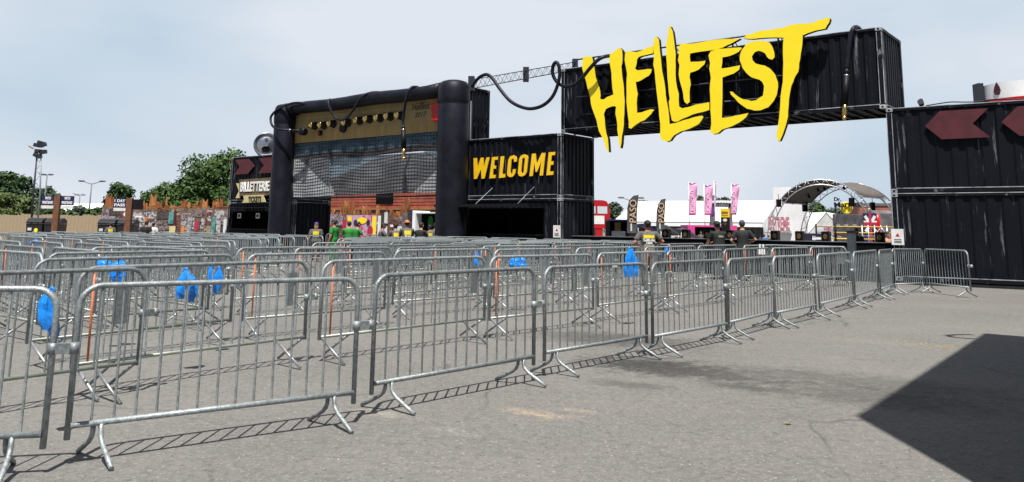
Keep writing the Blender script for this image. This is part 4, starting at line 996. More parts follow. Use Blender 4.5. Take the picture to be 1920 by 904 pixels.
person('broad man seen from behind in a dark cap and grey printed shirt', G, radians(4), 'elbows', 'skin_red', 'tee_grey', 'trousers_grey', 'hair_dark', ('cap_black', 'back'), 1.76,
       ((1.29, 1.38, .27, 'print_yellow'), (1.20, 1.28, .30, 'print_white'), (1.13, 1.19, .16, 'print_white'), (.93, 1.12, .25, 'print_faded')), wide=1.12)
person('man in a black shirt and slate cap standing at the gate counter', at_g(1392, 25.3), radians(-6), 'elbows', 'skin', 'tee_black', 'trousers_dark', 'hair_dark', ('cap_slate', 'cap'), 1.84)
person('man all in black with a wide black hat beside the yellow sign tower', at_g(1348, 25.8), radians(20), 'reach', 'skin', 'tee_black', 'trousers_dark', 'hair_dark', ('cap_black', 'hat'), 1.80, ((1.28, 1.34, .16, 'print_faded'),), wide=1.15)
YB = ((1.22, 1.38, .24, 'print_yellow'), (1.12, 1.20, .22, 'print_white'))
crew = [
 (593, 39.6, 'woman with blond hair and purple cap, left of the amplifier opening', .2, 'relaxed', 'skin', 'tee_grey', 'trousers_dark', 'hair_blond', ('cap_purple', 'cap'), 1.62, YB),
 (627, 38.6, 'person in a bright green shirt standing sideways, left of two seated in green', 1.2, 'relaxed', 'skin_red', 'tee_green', 'tee_green', 'hair_dark', None, 1.74, ()),
 (655, 39.2, 'dark haired helper in a green shirt, left of the bending green shirt', .3, 'reach', 'skin', 'tee_green', 'trousers_dark', 'hair_dark', None, 1.68, ()),
 (667, 39.0, 'helper in a green shirt reaching right over the dark table', -.9, 'reach', 'skin', 'tee_green', 'trousers_dark', 'hair_dark', None, 1.66, ()),
 (714, 37.2, 'man with a black cap and grey shirt leaning over the table', -1.2, 'reach', 'skin_red', 'tee_grey', 'trousers_dark', 'hair_dark', ('cap_black', 'cap'), 1.62, ()),
 (743, 36.9, 'person in a grey shirt with yellow print, left of the orange hat', .5, 'reach', 'skin', 'tee_grey', 'trousers_dark', 'hair_dark', None, 1.62, YB),
 (764, 36.6, 'person in an orange hat and grey shirt with yellow print', .35, 'reach', 'skin_red', 'tee_grey', 'trousers_grey', 'hair_dark', ('hat_orange', 'hat'), 1.74, YB),
 (787, 36.8, 'dark haired woman in black right of the orange hat', -.6, 'reach', 'skin', 'tee_black', 'trousers_dark', 'hair_dark', None, 1.66, ()),
 (806, 35.6, 'person with yellow printed shirt, left of the pair by the right column', .1, 'relaxed', 'skin', 'tee_grey', 'trousers_dark', 'hair_dark', None, 1.58, YB),
 (816, 35.9, 'person with yellow printed shirt, right of the pair by the right column', -.1, 'relaxed', 'skin_red', 'tee_grey', 'trousers_grey', 'hair_dark', ('cap_black', 'cap'), 1.66, YB),
 (207, 42.5, 'person in grey with a yellow print at the far left bins', .6, 'relaxed', 'skin', 'tee_grey', 'trousers_dark', 'hair_dark', None, 1.5, YB),
 (274, 40.5, 'man in a black shirt seen from behind by the collage wall', .1, 'relaxed', 'skin', 'tee_black', 'trousers_dark', 'hair_dark', None, 1.6, ()),
 (287, 43.5, 'smaller person right of the black shirt by the collage wall', .1, 'relaxed', 'skin_red', 'offwhite', 'trousers_dark', 'hair_dark', None, 1.52, ()),
 (1425, 60, 'person far off beside the stage foot, left of the blue shirt', 0, 'relaxed', 'skin', 'tee_black', 'trousers_dark', 'hair_dark', None, 1.2, ()),
 (1433, 60, 'person far off in a blue shirt beside the stage foot', 0, 'relaxed', 'skin', 'tee_blue', 'trousers_dark', 'hair_dark', None, 1.25, ()),
 (1441, 61, 'person far off in grey, right of the blue shirt', 0, 'relaxed', 'skin', 'tee_grey', 'trousers_dark', 'hair_dark', None, 1.2, ()),
 (1606, 29.5, 'bearded person facing us in a dark shirt with yellow print behind the counter', PI, 'relaxed', 'skin_red', 'tee_black', 'trousers_dark', 'hair_dark', None, 1.66, ()),
 (1662, 30.0, 'bare shouldered person behind the counter next to the right hand stack', PI+.4, 'relaxed', 'skin', 'skin', 'trousers_dark', 'hair_dark', None, 1.55, ()),
 (1314, 56, 'vendor in the dark hatch of the pink stall', PI, 'relaxed', 'skin', 'tee_grey', 'trousers_dark', 'hair_dark', None, 1.45, ()),
]
for px, Y, lb, fa, po, sk_, shc, tr, hd, hw, hg, pr in crew:
    if 590 < px < 800: Y *= .86
    person(lb, at_g(px, Y), fa, po, sk_, shc, tr, hd, hw, hg, pr, wide=1.12 if px < 820 else 1.0)
# person serving inside the booth, seen against its rear opening
a, z = onf(936, 430, 2.9); person('helper in a green shirt seen through the booth under the greeting', F(a-.2, 2.9, 0), -1.0, 'relaxed', 'skin', 'tee_green', 'trousers_dark', 'hair_dark', None, 1.7)
tb = thing('work_table', 'long dark table in front of the group at the amplifier opening', 'table', at_g(650, 32), FROT)
m = MB(); m.box(0, 4.2, 0, .7, .98, 1.02); m.build('table_top', 'black', tb); m = MB(); m.box(.02, 4.18, .02, .04, .05, .979); m.build('table_skirt', 'black_matt', tb)
for x in (.1, 4.05):
    m = MB(); m.box(x, x+.05, .6, .65, 0, .98); m.build('leg', 'black', tb)

# ------------------------------------------------------------------ left side: fence, collage wall, bins, signposts, masts
def wall(P, Q, h, name, mt, label, cat, th=.12, wavy=.0, step=1.2, seed=1):
    P = Vector((P.x, P.y, 0)); Q = Vector((Q.x, Q.y, 0)); d = Q-P; L_ = d.length; t = thing(name, label, cat, P, math.atan2(d.y, d.x)); rg = random.Random(seed)
    m = MB(); x = 0
    while x < L_-.01:
        x1 = min(L_, x+step); hh = h+rg.uniform(-wavy, wavy); m.box(x, x1-.012, 0, th, 0, hh); x = x1
    m.build('panel', mt, t); return t, L_
rf, L1 = wall(at_g(-60, 66), at_g(205, 62), 2.0, 'reed_fence', 'reed', 'pale reed fence closing the field at the far left', 'fence', .08, .06, .35, 4)
m = MB(); x = 0
while x < L1: m.tube([(x, .14, 0), (x, .14, 2.1)], .05, 6); x += 2.4
m.build('post', 'bark', rf)
CW0, CW1 = at_g(188, 60), at_g(450, 58)
cw, L2_ = wall(CW0, CW1, 2.55, 'collage_wall', 'wall_brown', 'long wall covered in a patchwork of pictures below rusty cut-out shapes', 'wall', .12, .12, 1.1, 6)
cw2a, cw2b = F(onf(600, 415, 13)[0], 13), F(onf(774, 415, 13)[0], 13)
cw2, L3_ = wall(cw2a, cw2b, 2.2, 'collage_wall', 'wall_brown', 'wall covered in pictures and posters seen through the amplifier opening', 'wall', .12, .12, 1.1, 9)
PALC = [((.36, .34, .34), .25), ((.44, .42, .42), .2), ((.22, .17, .17), .3), ((.34, .16, .15), .3), ((.20, .07, .06), .4), ((.38, .28, .18), .3), ((.09, .06, .05), .4), ((.36, .30, .36), .2)]
for i, (c, v) in enumerate(PALC): mat('collage%d' % i, c, .85, vscale=4.5+i*.5, col2=tuple(max(.02, x*.18) for x in c), ramp=(.47, .56))
mat('sign_pink', (.50, .20, .24), .7, vscale=6, col2=(.10, .04, .05), ramp=(.55, .62)); mat('teal', (.07, .24, .22), .7, var=.4, vscale=3); mat('crimson', (.42, .02, .06), .6); mat('poster_orange', (.62, .20, .04), .7, var=.2); mat('rope_yellow', (.50, .34, .03), .7); mat('lamp_grey', (.14, .15, .17), .6); mat('lilac', (.50, .36, .48), .8, vscale=3, col2=(.55, .05, .2), ramp=(.5, .6))
def collage(t, L_, h, seed, n, special=()):
    rg = random.Random(seed); x = .05
    while x < L_-.4:
        wd = rg.uniform(.45, 1.1); z = .25
        while z < h-.25:
            hh = min(rg.uniform(.5, 1.3), h-z); dd = rg.uniform(.008, .05)
            m = MB(); m.box(x, min(L_, x+wd-.05), -dd, -.002, z, z+hh-.05); o = m.build('picture', 'collage%d' % rg.randrange(8), t)
            if rg.random() < .5:
                m = MB(); mm = rg.choice((0, 1)); cx, cz = x+wd/2, z+hh/2
                if mm: m.prism([(cx+wd*.28*cos(k*PI/5)*rg.uniform(.6, 1), cz+hh*.3*sin(k*PI/5)*rg.uniform(.6, 1)) for k in range(10)], lambda u, v, q: Vector((u, -dd-.004-q, v)), 0, .01)
                else: m.box(cx-wd*.3, cx+wd*.25, -dd-.014, -dd-.003, cz-hh*.06, cz+hh*.10)
                m.build('motif', rg.choice(['collage6', 'collage4', 'ink', 'white_paint', 'collage1', 'brown_board']), o)
            z += hh
        x += wd
collage(cw, L2_, 2.5, 3, 0); collage(cw2, L3_, 2.15, 5, 0)
def poster(t, x0, x1, z0, z1, mt, d=.07):
    m = MB(); m.box(x0, x1, -d-.02, -d, z0, z1); return m.build('picture', mt, t)
def cwx(px):   # position along the collage wall for an image column
    q = ray(px, 415); n_ = Vector((CW1.y-CW0.y, CW0.x-CW1.x, 0)); t = CW0.dot(n_)/q.dot(n_); return (q*t-CW0).dot((CW1-CW0).normalized())
for a_, b_, z0, z1, mt in ((317, 326, 1.45, 2.3, 'teal'), (327, 330.5, 1.35, 2.4, 'maroon'), (366, 376, .8, 1.9, 'brown_board'), (398, 405, .8, 2.0, 'teal'), (407, 415, .75, 2.2, 'collage1'), (342, 348, .2, 1.3, 'poster_orange'), (396, 404, .2, .85, 'poster_orange'), (320, 331, .55, 1.3, 'sand_yellow'), (240, 248, 1.5, 2.0, 'poster_orange'), (254, 258, .2, 1.0, 'maroon'), (353, 361, .3, 2.0, 'collage0'), (272, 276, 1.5, 1.9, 'poster_orange')):
    poster(cw, cwx(a_), cwx(b_), z0, z1, mt)
m = MB(); c_ = cwx(371); m.prism([(c_+.15*cos(k*PI/8), 1.35+.38*sin(k*PI/8)) for k in range(16)], lambda u, v, q: Vector((u, -.095-q, v)), 0, .02); m.build('motif', 'crimson', cw)
def rusty(t, L_, z0, zmax, seed, mt):
    rg = random.Random(seed); x = .1; m = MB(); m2 = MB()
    while x < L_-.3:
        wd = rg.uniform(.18, .62); h = (.2+.8*rg.random()**2.2)*(zmax-z0)
        k = rg.choice((0, 1, 2))
        if k == 0: pl_ = [(x, z0), (x+wd, z0), (x+wd*.9, z0+h), (x+wd*.55, z0+h*.7), (x+wd*.2, z0+h*.95)]
        elif k == 1: pl_ = [(x, z0), (x+wd, z0), (x+wd*.6, z0+h*.5), (x+wd*.7, z0+h), (x+wd*.3, z0+h), (x+wd*.35, z0+h*.5)]
        else: pl_ = [(x+wd*.3, z0), (x+wd*.7, z0)]+[(x+wd*.5+wd*.45*cos(q*PI/5), z0+h*.6+h*.4*sin(q*PI/5)) for q in range(-1, 7)]
        (m if rg.random() < .6 else m2).prism(pl_, lambda u, v, q: Vector((u, .05+q, v)), 0, .08)
        x += wd*rg.uniform(.7, 1.3)
    m.build('cut_out_shapes', 'rust_wood', t); m2.build('cut_out_shapes', 'rust_wood_light', t)
rusty(cw, L2_, 2.4, 3.7, 2, 0); rusty(cw, L2_, 2.4, 3.3, 22, 0)
rusty(cw2, L3_, 2.1, 3.5, 12, 0); rusty(cw2, L3_, 2.1, 3.0, 31, 0)
# big poster with yellow stripes through the amplifier opening
def a_on(px, b): return onf(px, 415, b)[0]
wx = lambda px: a_on(px, 13-.2)-onf(600, 415, 13)[0]
bigp = poster(cw2, wx(647), wx(704), .35, 2.25, 'lilac')
for a_, b_ in ((650, 657), (696, 703)): m = MB(); m.box(wx(a_), wx(b_), -.11, -.095, .9, 2.15); m.build('stripe', 'yellow', bigp)
m = MB()
m.prism([(wx(677)+.5*cos(k*PI/6), 1.85+.22*sin(k*PI/6)) for k in range(12)], lambda u, v, q: Vector((u, -.098-q, v)), 0, .02); m.build('motif', 'yellow', bigp)
m = MB(); m.prism([(wx(665)+.18*cos(k*PI/6), 1.72+.2*sin(k*PI/6)) for k in range(12)], lambda u, v, q: Vector((u, -.125-q, v)), 0, .01); m.prism([(wx(689)+.18*cos(k*PI/6), 1.72+.2*sin(k*PI/6)) for k in range(12)], lambda u, v, q: Vector((u, -.125-q, v)), 0, .01); m.build('motif', 'navy', bigp)
m = MB(); m.prism([(wx(693)+.3*cos(k*PI/6), 1.15+.35*sin(k*PI/6)) for k in range(12)], lambda u, v, q: Vector((u, -.098-q, v)), 0, .02); m.build('motif', 'crimson', bigp)
for a_, b_, z0, z1, mt in ((706, 712, .6, 2.2, 'white_paint'), (712, 718, .8, 2.3, 'ink'), (718, 724, .6, 2.45, 'offwhite'), (743, 755, .6, 1.5, 'offwhite'), (762, 773, 1.0, 2.6, 'ink'), (768, 773, .9, 2.6, 'cap_purple'), (752, 761, 1.3, 2.4, 'stone_grey'), (615, 622, .9, 1.5, 'crimson'), (616, 640, 1.5, 2.3, 'collage7'), (640, 646, .5, 1.9, 'crimson'), (614, 625, .3, .9, 'teal')): poster(cw2, wx(a_), wx(b_), z0, z1, mt)
# red planked building behind
rbld = thing('planked_building', 'red building of horizontal planks with a dark window behind the amplifier opening', 'building', F(onf(596, 400, 19)[0], 19, 0), FROT)
BW = onf(1040, 400, 19)[0]-onf(596, 400, 19)[0]
m = MB()
z = 2.9
while z < 5.6: m.box(0, BW, 0, .14, z, z+.19); m.box(0, BW, .03, .12, z+.19, z+.25); z += .25
m.build('upper_wall', 'brick_red', rbld)
m = MB(); m.box(0, BW, .0, .3, 0, 2.88); m.build('lower_wall', 'stone_grey', rbld)
m = MB(); m.box(-.1, BW+.1, -.2, .05, 2.78, 2.92); m.build('ledge', 'rust_wood_light', rbld)
wz = a_on(720, 19)-onf(596, 400, 19)[0]; m = MB(); m.box(wz-1.0, wz+1.0, -.06, -.005, 3.25, 4.3); m.build('window', 'black_matt', rbld)
m = MB(); m.box(0, BW, .15, 1.2, 5.5, 5.62); m.build('roof', 'stone_grey', rbld)
# a white van with a black hatch and table on the right within the opening
P = F(-4.9, 15.5, 0); bpy.context.view_layer.update()
ax = a_on(778, 10)
stl = thing('white_stall', 'white framed stall with a dark hatch and a round green picture', 'stall', F(ax, 10, 0), FROT)
m = MB(); m.box(0, .08, 0, 2, 0, 2.3); m.box(0, 3, 0, 2, 2.3, 2.38); m.box(2.92, 3, 0, 2, 0, 2.3); m.box(2.2, 2.9, -.02, .05, .0, 2.1); m.build('frame', 'white_paint', stl)
m = MB(); m.box(.08, 2.2, .5, .55, 1.2, 2.29); m.build('hatch', 'black_matt', stl); m = MB(); m.box(.08, 2.6, -.1, .5, .3, 1.2); m.build('counter', 'grey_box', stl)
m = MB(); m.prism([(.9+.22*cos(k*PI/8), 1.75+.42*sin(k*PI/8)) for k in range(16)], lambda u, v, q: Vector((u, .48-q, v)), 0, .02); m.build('round_picture', 'tee_green', stl)
ax = a_on(773, 11); m = MB(); m.prism([(0, 0), (1.9, 0), (1.9, 1.75), (0, 2.5)], lambda u, v, q: Vector((u, q, v)), 0, 1.5)
o = m.build('white_awning', 'white_fabric'); o.location = F(ax, 11, 0); o.rotation_euler = (0, 0, FROT); tag(o, 'small white sloping tent side left of the white framed stall', 'tent')

# bins
def bins(px, Y, wd, lb, sticker):
    P = at_g(px, Y); t = thing('waste_container', lb, 'waste container', P, .15, 'black waste containers on the left'); h = 1.62
    m = MB()
    for x0, x1 in ((-wd/2, -.05), (.05, wd/2)):
        vs = [(x0+.06, -.4, .12), (x1-.06, -.4, .12), (x1, -.5, h-.25), (x0, -.5, h-.25)]
        m.bm.faces.new([m.bm.verts.new(v) for v in vs])
        vb = [(a, -b, c) for a, b, c in vs]; m.bm.faces.new([m.bm.verts.new(v) for v in reversed(vb)])
        for i in range(4): a, b, c, d = vs[i], vs[(i+1) % 4], vb[(i+1) % 4], vb[i]; m.bm.faces.new([m.bm.verts.new(v) for v in (a, b, c, d)])
    m.build('bin_body', 'bin', t)
    for x0, x1 in ((-wd/2, -.05), (.05, wd/2)):
        m = MB(); m.prism([(-.55, h-.24), (.52, h-.24), (.5, h-.05), (.1, h+.08), (-.3, h+.04), (-.55, h-.12)], lambda u, v, q: Vector((x0+q, u, v)), 0, x1-x0); m.build('lid', 'bin', t, bevel=.03)
        for x in (x0+.15, x1-.15):
            m = MB(); m.tube([(x-.03, -.35, .07), (x+.03, -.35, .07)], .07, 10); m.tube([(x-.03, .35, .07), (x+.03, .35, .07)], .07, 10); m.build('wheels', 'black_matt', t)
    if sticker: m = MB(); m.prism([(.22*cos(k*PI/6), .95+.22*sin(k*PI/6)) for k in range(12)], lambda u, v, q: Vector((u*.45-.35, -.50-q, v*.5+.55)), 0, .01); m.build('sticker', 'yellow', t)
    m = MB(); m.box(-wd/2+.1, -wd/2+.3, -.515, -.505, 1.0, 1.15); m.box(-wd/2+.13, -wd/2+.28, -.515, -.505, .75, .9); m.build('label_plate', 'offwhite', t)
bins(87, 46, 1.75, 'pair of black waste containers with a yellow sticker under the left sign post', True)
bins(222, 47, 1.95, 'pair of black waste containers behind the right of the two sign posts', False)
# signposts with direction boards
def signpost(px, Y, zt, lb, left, right, halfr):
    P = at_g(px, Y); t = thing('signpost', lb, 'signpost', P, .02, 'brown sign posts with dark boards'); k = Y/FPX
    m = MB(); m.box(-.15, .15, -.10, .10, 0, zt); m.build('post', 'brown_post', t)
    for s, tx in ((-1, left), (1, right)):
        x0, x1 = (-36*k*.82, -.17) if s < 0 else (.17, (30 if halfr else 36)*k*.82)
        if tx is None:
            m = MB(); m.box(x0, x1, -.03, .03, zt-.60, zt-.06); m.build('board', 'black', t); continue
        m = MB(); m.box(x0, x1, -.03, .03, zt-.50, zt-.02); b_ = m.build('board', 'navy', t)
        m = MB(); m.box(x0+.02, x1, -.02, .02, zt-.68, zt-.52); m.build('arrow_strip', 'offwhite', t)
        lines = tx.split('\n'); n = len(lines); wd = (x1-x0)
        for i, l in enumerate(lines):
            ww = wd*(.45 if (n == 2 and i == 0 and len(l) < 7 and tx.startswith('WITH')) else .84); hh = .15
            text(l, hh, ww, frame_T((x0+(wd-ww)/2+(0.1 if s > 0 else 0)*0, -.033, zt-.22-i*.22), (1, 0, 0), (0, 0, 1)), 'letter_white', b_, ext=.01, bold=.03)
signpost(103, 43, 2.85, 'brown post with two navy boards in white letters, left of the pair', 'WITH\nWRISTBAND', 'WITH\nWRISTBAND', False)
signpost(239, 43.5, 2.78, 'brown post with a navy pass board and a blank black board', '1 DAY\nPASS', None, True)
# light tower
P = at_g(62, 55); t = thing('light_tower', 'tall thin lattice light tower with a cluster of dark floodlights at far left', 'light tower', P)
topz = aty(72, 285, 55); tv = topz-P
for dx, r_ in ((-.12, .05), (.32, .04)):
    m = MB(); m.tube([Vector((dx*.9, 0, 0)), tv*.55+Vector((dx, 0, 0)), tv+Vector((dx*.6, 0, 0))], [r_*1.6, r_*1.2, r_], 6); m.build('mast_tube', 'dark_truss' if dx < 0 else 'galv', t)
m = MB()
for i in range(16):
    q0, q1 = tv*(i/16), tv*((i+1)/16); s = 1 if i % 2 else -1; m.tube([q0+Vector((-.12*s+.1, 0, 0)), q1+Vector((.2*s+.05, 0, 0))], .014, 4)
m.build('lattice', 'galv', t)
for (x, z, rx) in ((-.15, .45, .22), (.25, .48, .26), (.05, .62, .18), (.02, .05, .28), (.32, .0, .26), (-.12, -.22, .2), (.1, -.3, .16)):
    m = MB(); T = Matrix.Translation(tv+Vector((x, 0, z))) @ Matrix.Rotation(random.uniform(-.6, .6), 4, 'Y'); m.box(-rx*.8, rx*.8, -.15, .15, -.12, .13, T); m.build('floodlight', 'dark_truss', t, bevel=.02)
m = MB(); m.box(-.55, -.2, -.06, .06, -.03, .03, Matrix.Translation(tv+Vector((-.2, 0, .12))) @ Matrix.Rotation(.5, 4, 'Y')); m.build('floodlight', 'rust_wood', t)
# lamp posts
def lamppost(px, py, Y, lb, double):
    q = aty(px, py, Y); t = thing('lamp_post', lb, 'lamp post', (q.x, q.y, 0)); h = q.z
    m = MB(); m.tube([(0, 0, 0), (0, 0, h*.5), (0, 0, h)], [.12, .10, .07], 8)
    for s in ((-1, 1) if double else (-1,)): m.tube([(0, 0, h-.1), (s*.5, 0, h+.05), (s*1.1, 0, h+.25)], .05, 6)
    m.build('pole', 'lamp_grey', t)
    for s in ((-1, 1) if double else (-1, 1)):
        m = MB(); w_ = 1.35 if double else .45; m.ell(Vector((s*w_, 0, h+(.3 if double else .05))), .45 if double else .4, .2, .13, 12, 6); m.build('lamp_head', 'dark_plate', t)
lamppost(88.5, 328, 105, 'single grey lamp post behind the light tower', False)
lamppost(172, 344, 105, 'grey lamp post with two arms left of the small tree', True)
lamppost(150, 366, 120, 'short far lamp post between the signs', False)
lamppost(1183, 375, 110, 'thin lamp post with two heads behind the white marquee at left', True)
# ------------------------------------------------------------------ marquees and tents
def marquee(P, Q, depth, eave, ridge, lb, name='marquee', mt='white_fabric'):
    P = Vector((P.x, P.y, 0)); Q = Vector((Q.x, Q.y, 0)); d = Q-P; L_ = d.length; t = thing(name, lb, 'tent', P, math.atan2(d.y, d.x))
    m = MB(); n = max(2, round(L_/5))
    for i in range(n):
        x0, x1 = L_*i/n, L_*(i+1)/n; sg = .06
        for s in range(4):
            f0, f1 = s/4, (s+1)/4
            def zz(x, f): return eave+(ridge-eave)*f - .12*sin(PI*f)*1.0 - (0 if x in (x0, x1) else sg*sin(PI*f))
            xm = (x0+x1)/2
            for xa, xb in ((x0, xm), (xm, x1)):
                m.quad((xa, depth/2*f0, zz(xa, f0)), (xb, depth/2*f0, zz(xb, f0)), (xb, depth/2*f1, zz(xb, f1)), (xa, depth/2*f1, zz(xa, f1)))
                m.quad((xa, depth-depth/2*f0, zz(xa, f0)), (xb, depth-depth/2*f0, zz(xb, f0)), (xb, depth-depth/2*f1, zz(xb, f1)), (xa, depth-depth/2*f1, zz(xa, f1)))
    m.build('roof', mt, t)
    for x in (0, L_): m = MB(); m.prism([(0, 0), (depth, 0), (depth, eave), (depth/2, ridge), (0, eave)], lambda u, v, q: Vector((x+q, u, v)), -.02, .02); m.build('gable', 'offwhite', t)
    m = MB()
    for i in range(n+1): x = L_*i/n; m.tube([(x, .02, 0), (x, .02, eave)], .06, 6)
    m.build('poles', 'galv', t)
    m = MB(); m.box(0, L_, .05, .08, eave-.45, eave); m.box(0, L_, depth-.1, depth-.05, 0, eave); m.build('valance', mt, t)
    return t
t = marquee(at_g(1150, 84), at_g(1432, 76), 12, 2.3, 4.5, 'very long white marquee behind the flags')
marquee(at_g(30, 118), at_g(150, 112), 14, 2.6, 4.2, 'long low white marquee behind the reed fence at left')
marquee(at_g(150, 112), at_g(235, 108), 14, 2.2, 3.9, 'low white marquee behind the bushes left of the small tree')
t = marquee(at_g(1503, 66), at_g(1535, 78), 8.6, 1.9, 4.6, 'white gabled tent with faded red lettering beside the boxing ring')
# its front gable faces the camera
for o in list(t.children): bpy.data.objects.remove(o)
gP, gQ = at_g(1512, 72), at_g(1595, 70); t.location = gP; dvec = gQ-gP; t.rotation_euler = (0, 0, math.atan2(dvec.y, dvec.x)); gl = dvec.length
m = MB(); m.prism([(0, 0), (gl, 0), (gl, 1.0), (gl*.48, 3.15), (0, 1.2)], lambda u, v, q: Vector((u, q, v)), 0, .05); m.build('gable', 'offwhite', t)
m = MB(); m.quad((gl*.48, -.05, 3.18), (gl, -.05, 1.0), (gl-1.0, 10, 1.0), (gl*.48-1.0, 10, 3.18)); m.quad((gl*.48, -.05, 3.18), (0, -.05, 1.2), (-4, 4, 1.3), (-2.6, 4, 3.18)); m.build('roof', 'white_fabric', t)
text('MERCH\nTOUR', .85, 1.25, frame_T((gl*.40, -.02, 1.15), (1, 0, 0), (0, 0, 1)), 'lilac', t, ext=.01, bold=.03)
# white banner tower with red lettering
P = at_g(1452, 63); Q = at_g(1508, 61.5)
t = thing('banner_tower', 'white banner clad tower with pink and black lettering behind the arched stage', 'tower', P, math.atan2((Q-P).y, (Q-P).x)); wl_ = (Q-P).length
ztw = aty(1460, 350, 62).z
m = MB(); m.box(0, wl_*.5, 0, .8, 0, ztw); m.box(wl_*.5, wl_, -.02, .78, 0, ztw-.9); m.build('cladding', 'white_fabric', t)
m = MB(); m.box(0, wl_*.58, -.05, -.01, 1.48, 1.56); m.box(-.6, wl_*.6, -.4, 0, 1.35, 1.42); m.build('ledge', 'truss', t)
t2 = thing('letter_board', 'slanted pink lettering with dark hearts on the left foot of the white tower', 'sign', at_g(1441, 58)); 
text('EXTREME', .95, 1.45, frame_T((0, 0, 1.55), (1, -.1, 0), (0, 0, 1)), 'sign_pink', t2, ext=.05, bold=.05)
# arched stage
Pa, Pb = at_g(1437, 54.5), at_g(1652, 52.5); dv = Pb-Pa; wA = dv.length; angA = math.atan2(dv.y, dv.x)
st_ = thing('arched_stage', 'arched open stage of silver truss with a grey barrel canopy', 'stage', Pa, angA)
zt = aty(1535, 337, 53.5).z
sh_v = Vector((2.25, 4.2, 0))
def archpt(f, off, k=0, sc=0):
    a = PI*(1-f); return Vector((wA/2+(wA/2+sc)*cos(a), 0, max(0, (zt+sc)*sin(a)**.82)))+off
def archtruss(off, name):
    m = MB(); N = 36
    for sc, yy in ((0, -.12), (-.32, -.12), (0, .16), (-.32, .16)): m.tube([archpt(i/N, off+Vector((0, yy, 0)), 0, sc) for i in range(N+1)], .035, 6)
    for i in range(N):
        a_, b_ = (0, -.32) if i % 2 else (-.32, 0)
        m.tube([archpt(i/N, off+Vector((0, -.12, 0)), 0, a_), archpt((i+1)/N, off+Vector((0, -.12, 0)), 0, b_)], .018, 4)
        m.tube([archpt(i/N, off+Vector((0, -.12, 0)), 0, a_), archpt((i+1)/N, off+Vector((0, .16, 0)), 0, a_)], .015, 4)
    return m.build(name, 'truss', st_)
archtruss(Vector((0, 0, 0)), 'arch_truss'); archtruss(sh_v, 'arch_truss')
m = MB(); N = 22; i0, i1 = 5, 17
g = [[m.bm.verts.new(archpt(i/N, sh_v*f+Vector((0, 0, .05-.12*sin(PI*f))))) for f in (0, .25, .5, .75, 1)] for i in range(i0, i1)]
for i in range(len(g)-1):
    for j in range(4): f_ = m.bm.faces.new((g[i][j], g[i][j+1], g[i+1][j+1], g[i+1][j])); f_.smooth = True
o = m.build('canopy', 'canopy', st_); so_ = o.modifiers.new('s', 'SOLIDIFY'); so_.thickness = .03
for f in (i0/N, (i1-1)/N):
    m = MB(); m.tube([archpt(f, Vector((0, 0, 0)), 0, -.1), archpt(f, sh_v, 0, -.1)], .05, 6); m.build('purlin', 'truss', st_)
def hang(px, py, Y, wd, hh, nm, lb, cat, grp):
    q = aty(px, py, Y); t = thing(nm, lb, cat, (q.x, q.y, q.z-hh/2), .1, grp); m = MB(); wd *= .78; m.box(-wd/2, wd/2, -.12, .12, 0, hh); m.build('cabinet', 'black', t, bevel=.02)
    m = MB(); m.box(-wd/2+.04, wd/2-.04, -.13, -.122, .05, hh-.05); m.build('grille', 'black_matt', t); m = MB(); m.tube([(0, 0, hh), (0, 0, hh+.35)], .02, 6); m.build('hanger', 'dark_truss', t)
hang(1460, 381, 54, .34, .50, 'loudspeaker', 'small black loudspeaker hanging at the left leg of the arched stage', 'loudspeaker', 'loudspeakers hung from the arched stage')
hang(1509, 384, 57, .42, .95, 'loudspeaker', 'tallest black loudspeaker, hanging below the left end of the grey canopy', 'loudspeaker', 'loudspeakers hung from the arched stage')
hang(1597, 379, 53, .38, .55, 'loudspeaker', 'black loudspeaker hanging above the round yellow sign', 'loudspeaker', 'loudspeakers hung from the arched stage')
hang(1636, 387, 56, .38, .55, 'loudspeaker', 'black loudspeaker at the right leg of the arched stage', 'loudspeaker', 'loudspeakers hung from the arched stage')
for i, (px, py) in enumerate(((1485, 378), (1516, 367), (1533, 355), (1545, 353), (1559, 347), (1581, 351), (1499, 349))):
    q = aty(px, py, 56); t = thing('stage_light', '%s stage light from the left under the arched truss' % ORD[i].capitalize(), 'stage light', (q.x, q.y, q.z), 0, 'stage lights under the arch')
    m = MB(); m.tube([(0, 0, .06), (.05, -.08, -.16)], [.07, .11], 10); m.build('lamp_head', 'black', t); m = MB(); m.tube([(0, 0, .05), (0, 0, .24)], .02, 5); m.build('bracket', 'black', t)
# boot maker's grey stand with its sign
P = at_g(1562, 66); Q = at_g(1636, 62); t = thing('grey_stand', 'dark grey shop stand with stepped roof behind the boxing ring', 'stand', P, math.atan2((Q-P).y, (Q-P).x)); wl_ = (Q-P).length
z1 = aty(1565, 401, 65).z
m = MB(); m.prism([(0, 0), (wl_*1.1, 0), (wl_*1.1, z1), (wl_*.95, z1+.25), (wl_*.75, z1-.1), (wl_*.35, z1-.05), (0, z1)], lambda u, v, q: Vector((u, q, v)), 0, 2.5); m.build('front_wall', 'stone_grey', t)
m = MB()
for x, z in ((.4, 2.0), (1.3, 2.0), (2.2, 2.0), (.5, 1.1), (1.6, 1.15)): m.box(x, x+.4, -.03, -.005, z, z+.08); 
m.build('wall_lettering', 'offwhite', t)
P2_ = at_g(1566, 60); t = thing('shop_sign', 'black slab letters over a yellow disc on top of the grey stand', 'sign', P2_, -.03); zb = aty(1566, 392, 60).z+.12
text('Dr.', .30, .48, frame_T((0, -.05, zb+.44), (1, 0, 0), (0, 0, 1)), 'black', t, ext=.06, bold=.03)
text('Martens', .40, 2.05, frame_T((0, -.05, zb-.04), (1, 0, .08), (-.08, 0, 1)), 'black', t, ext=.06, bold=.03)
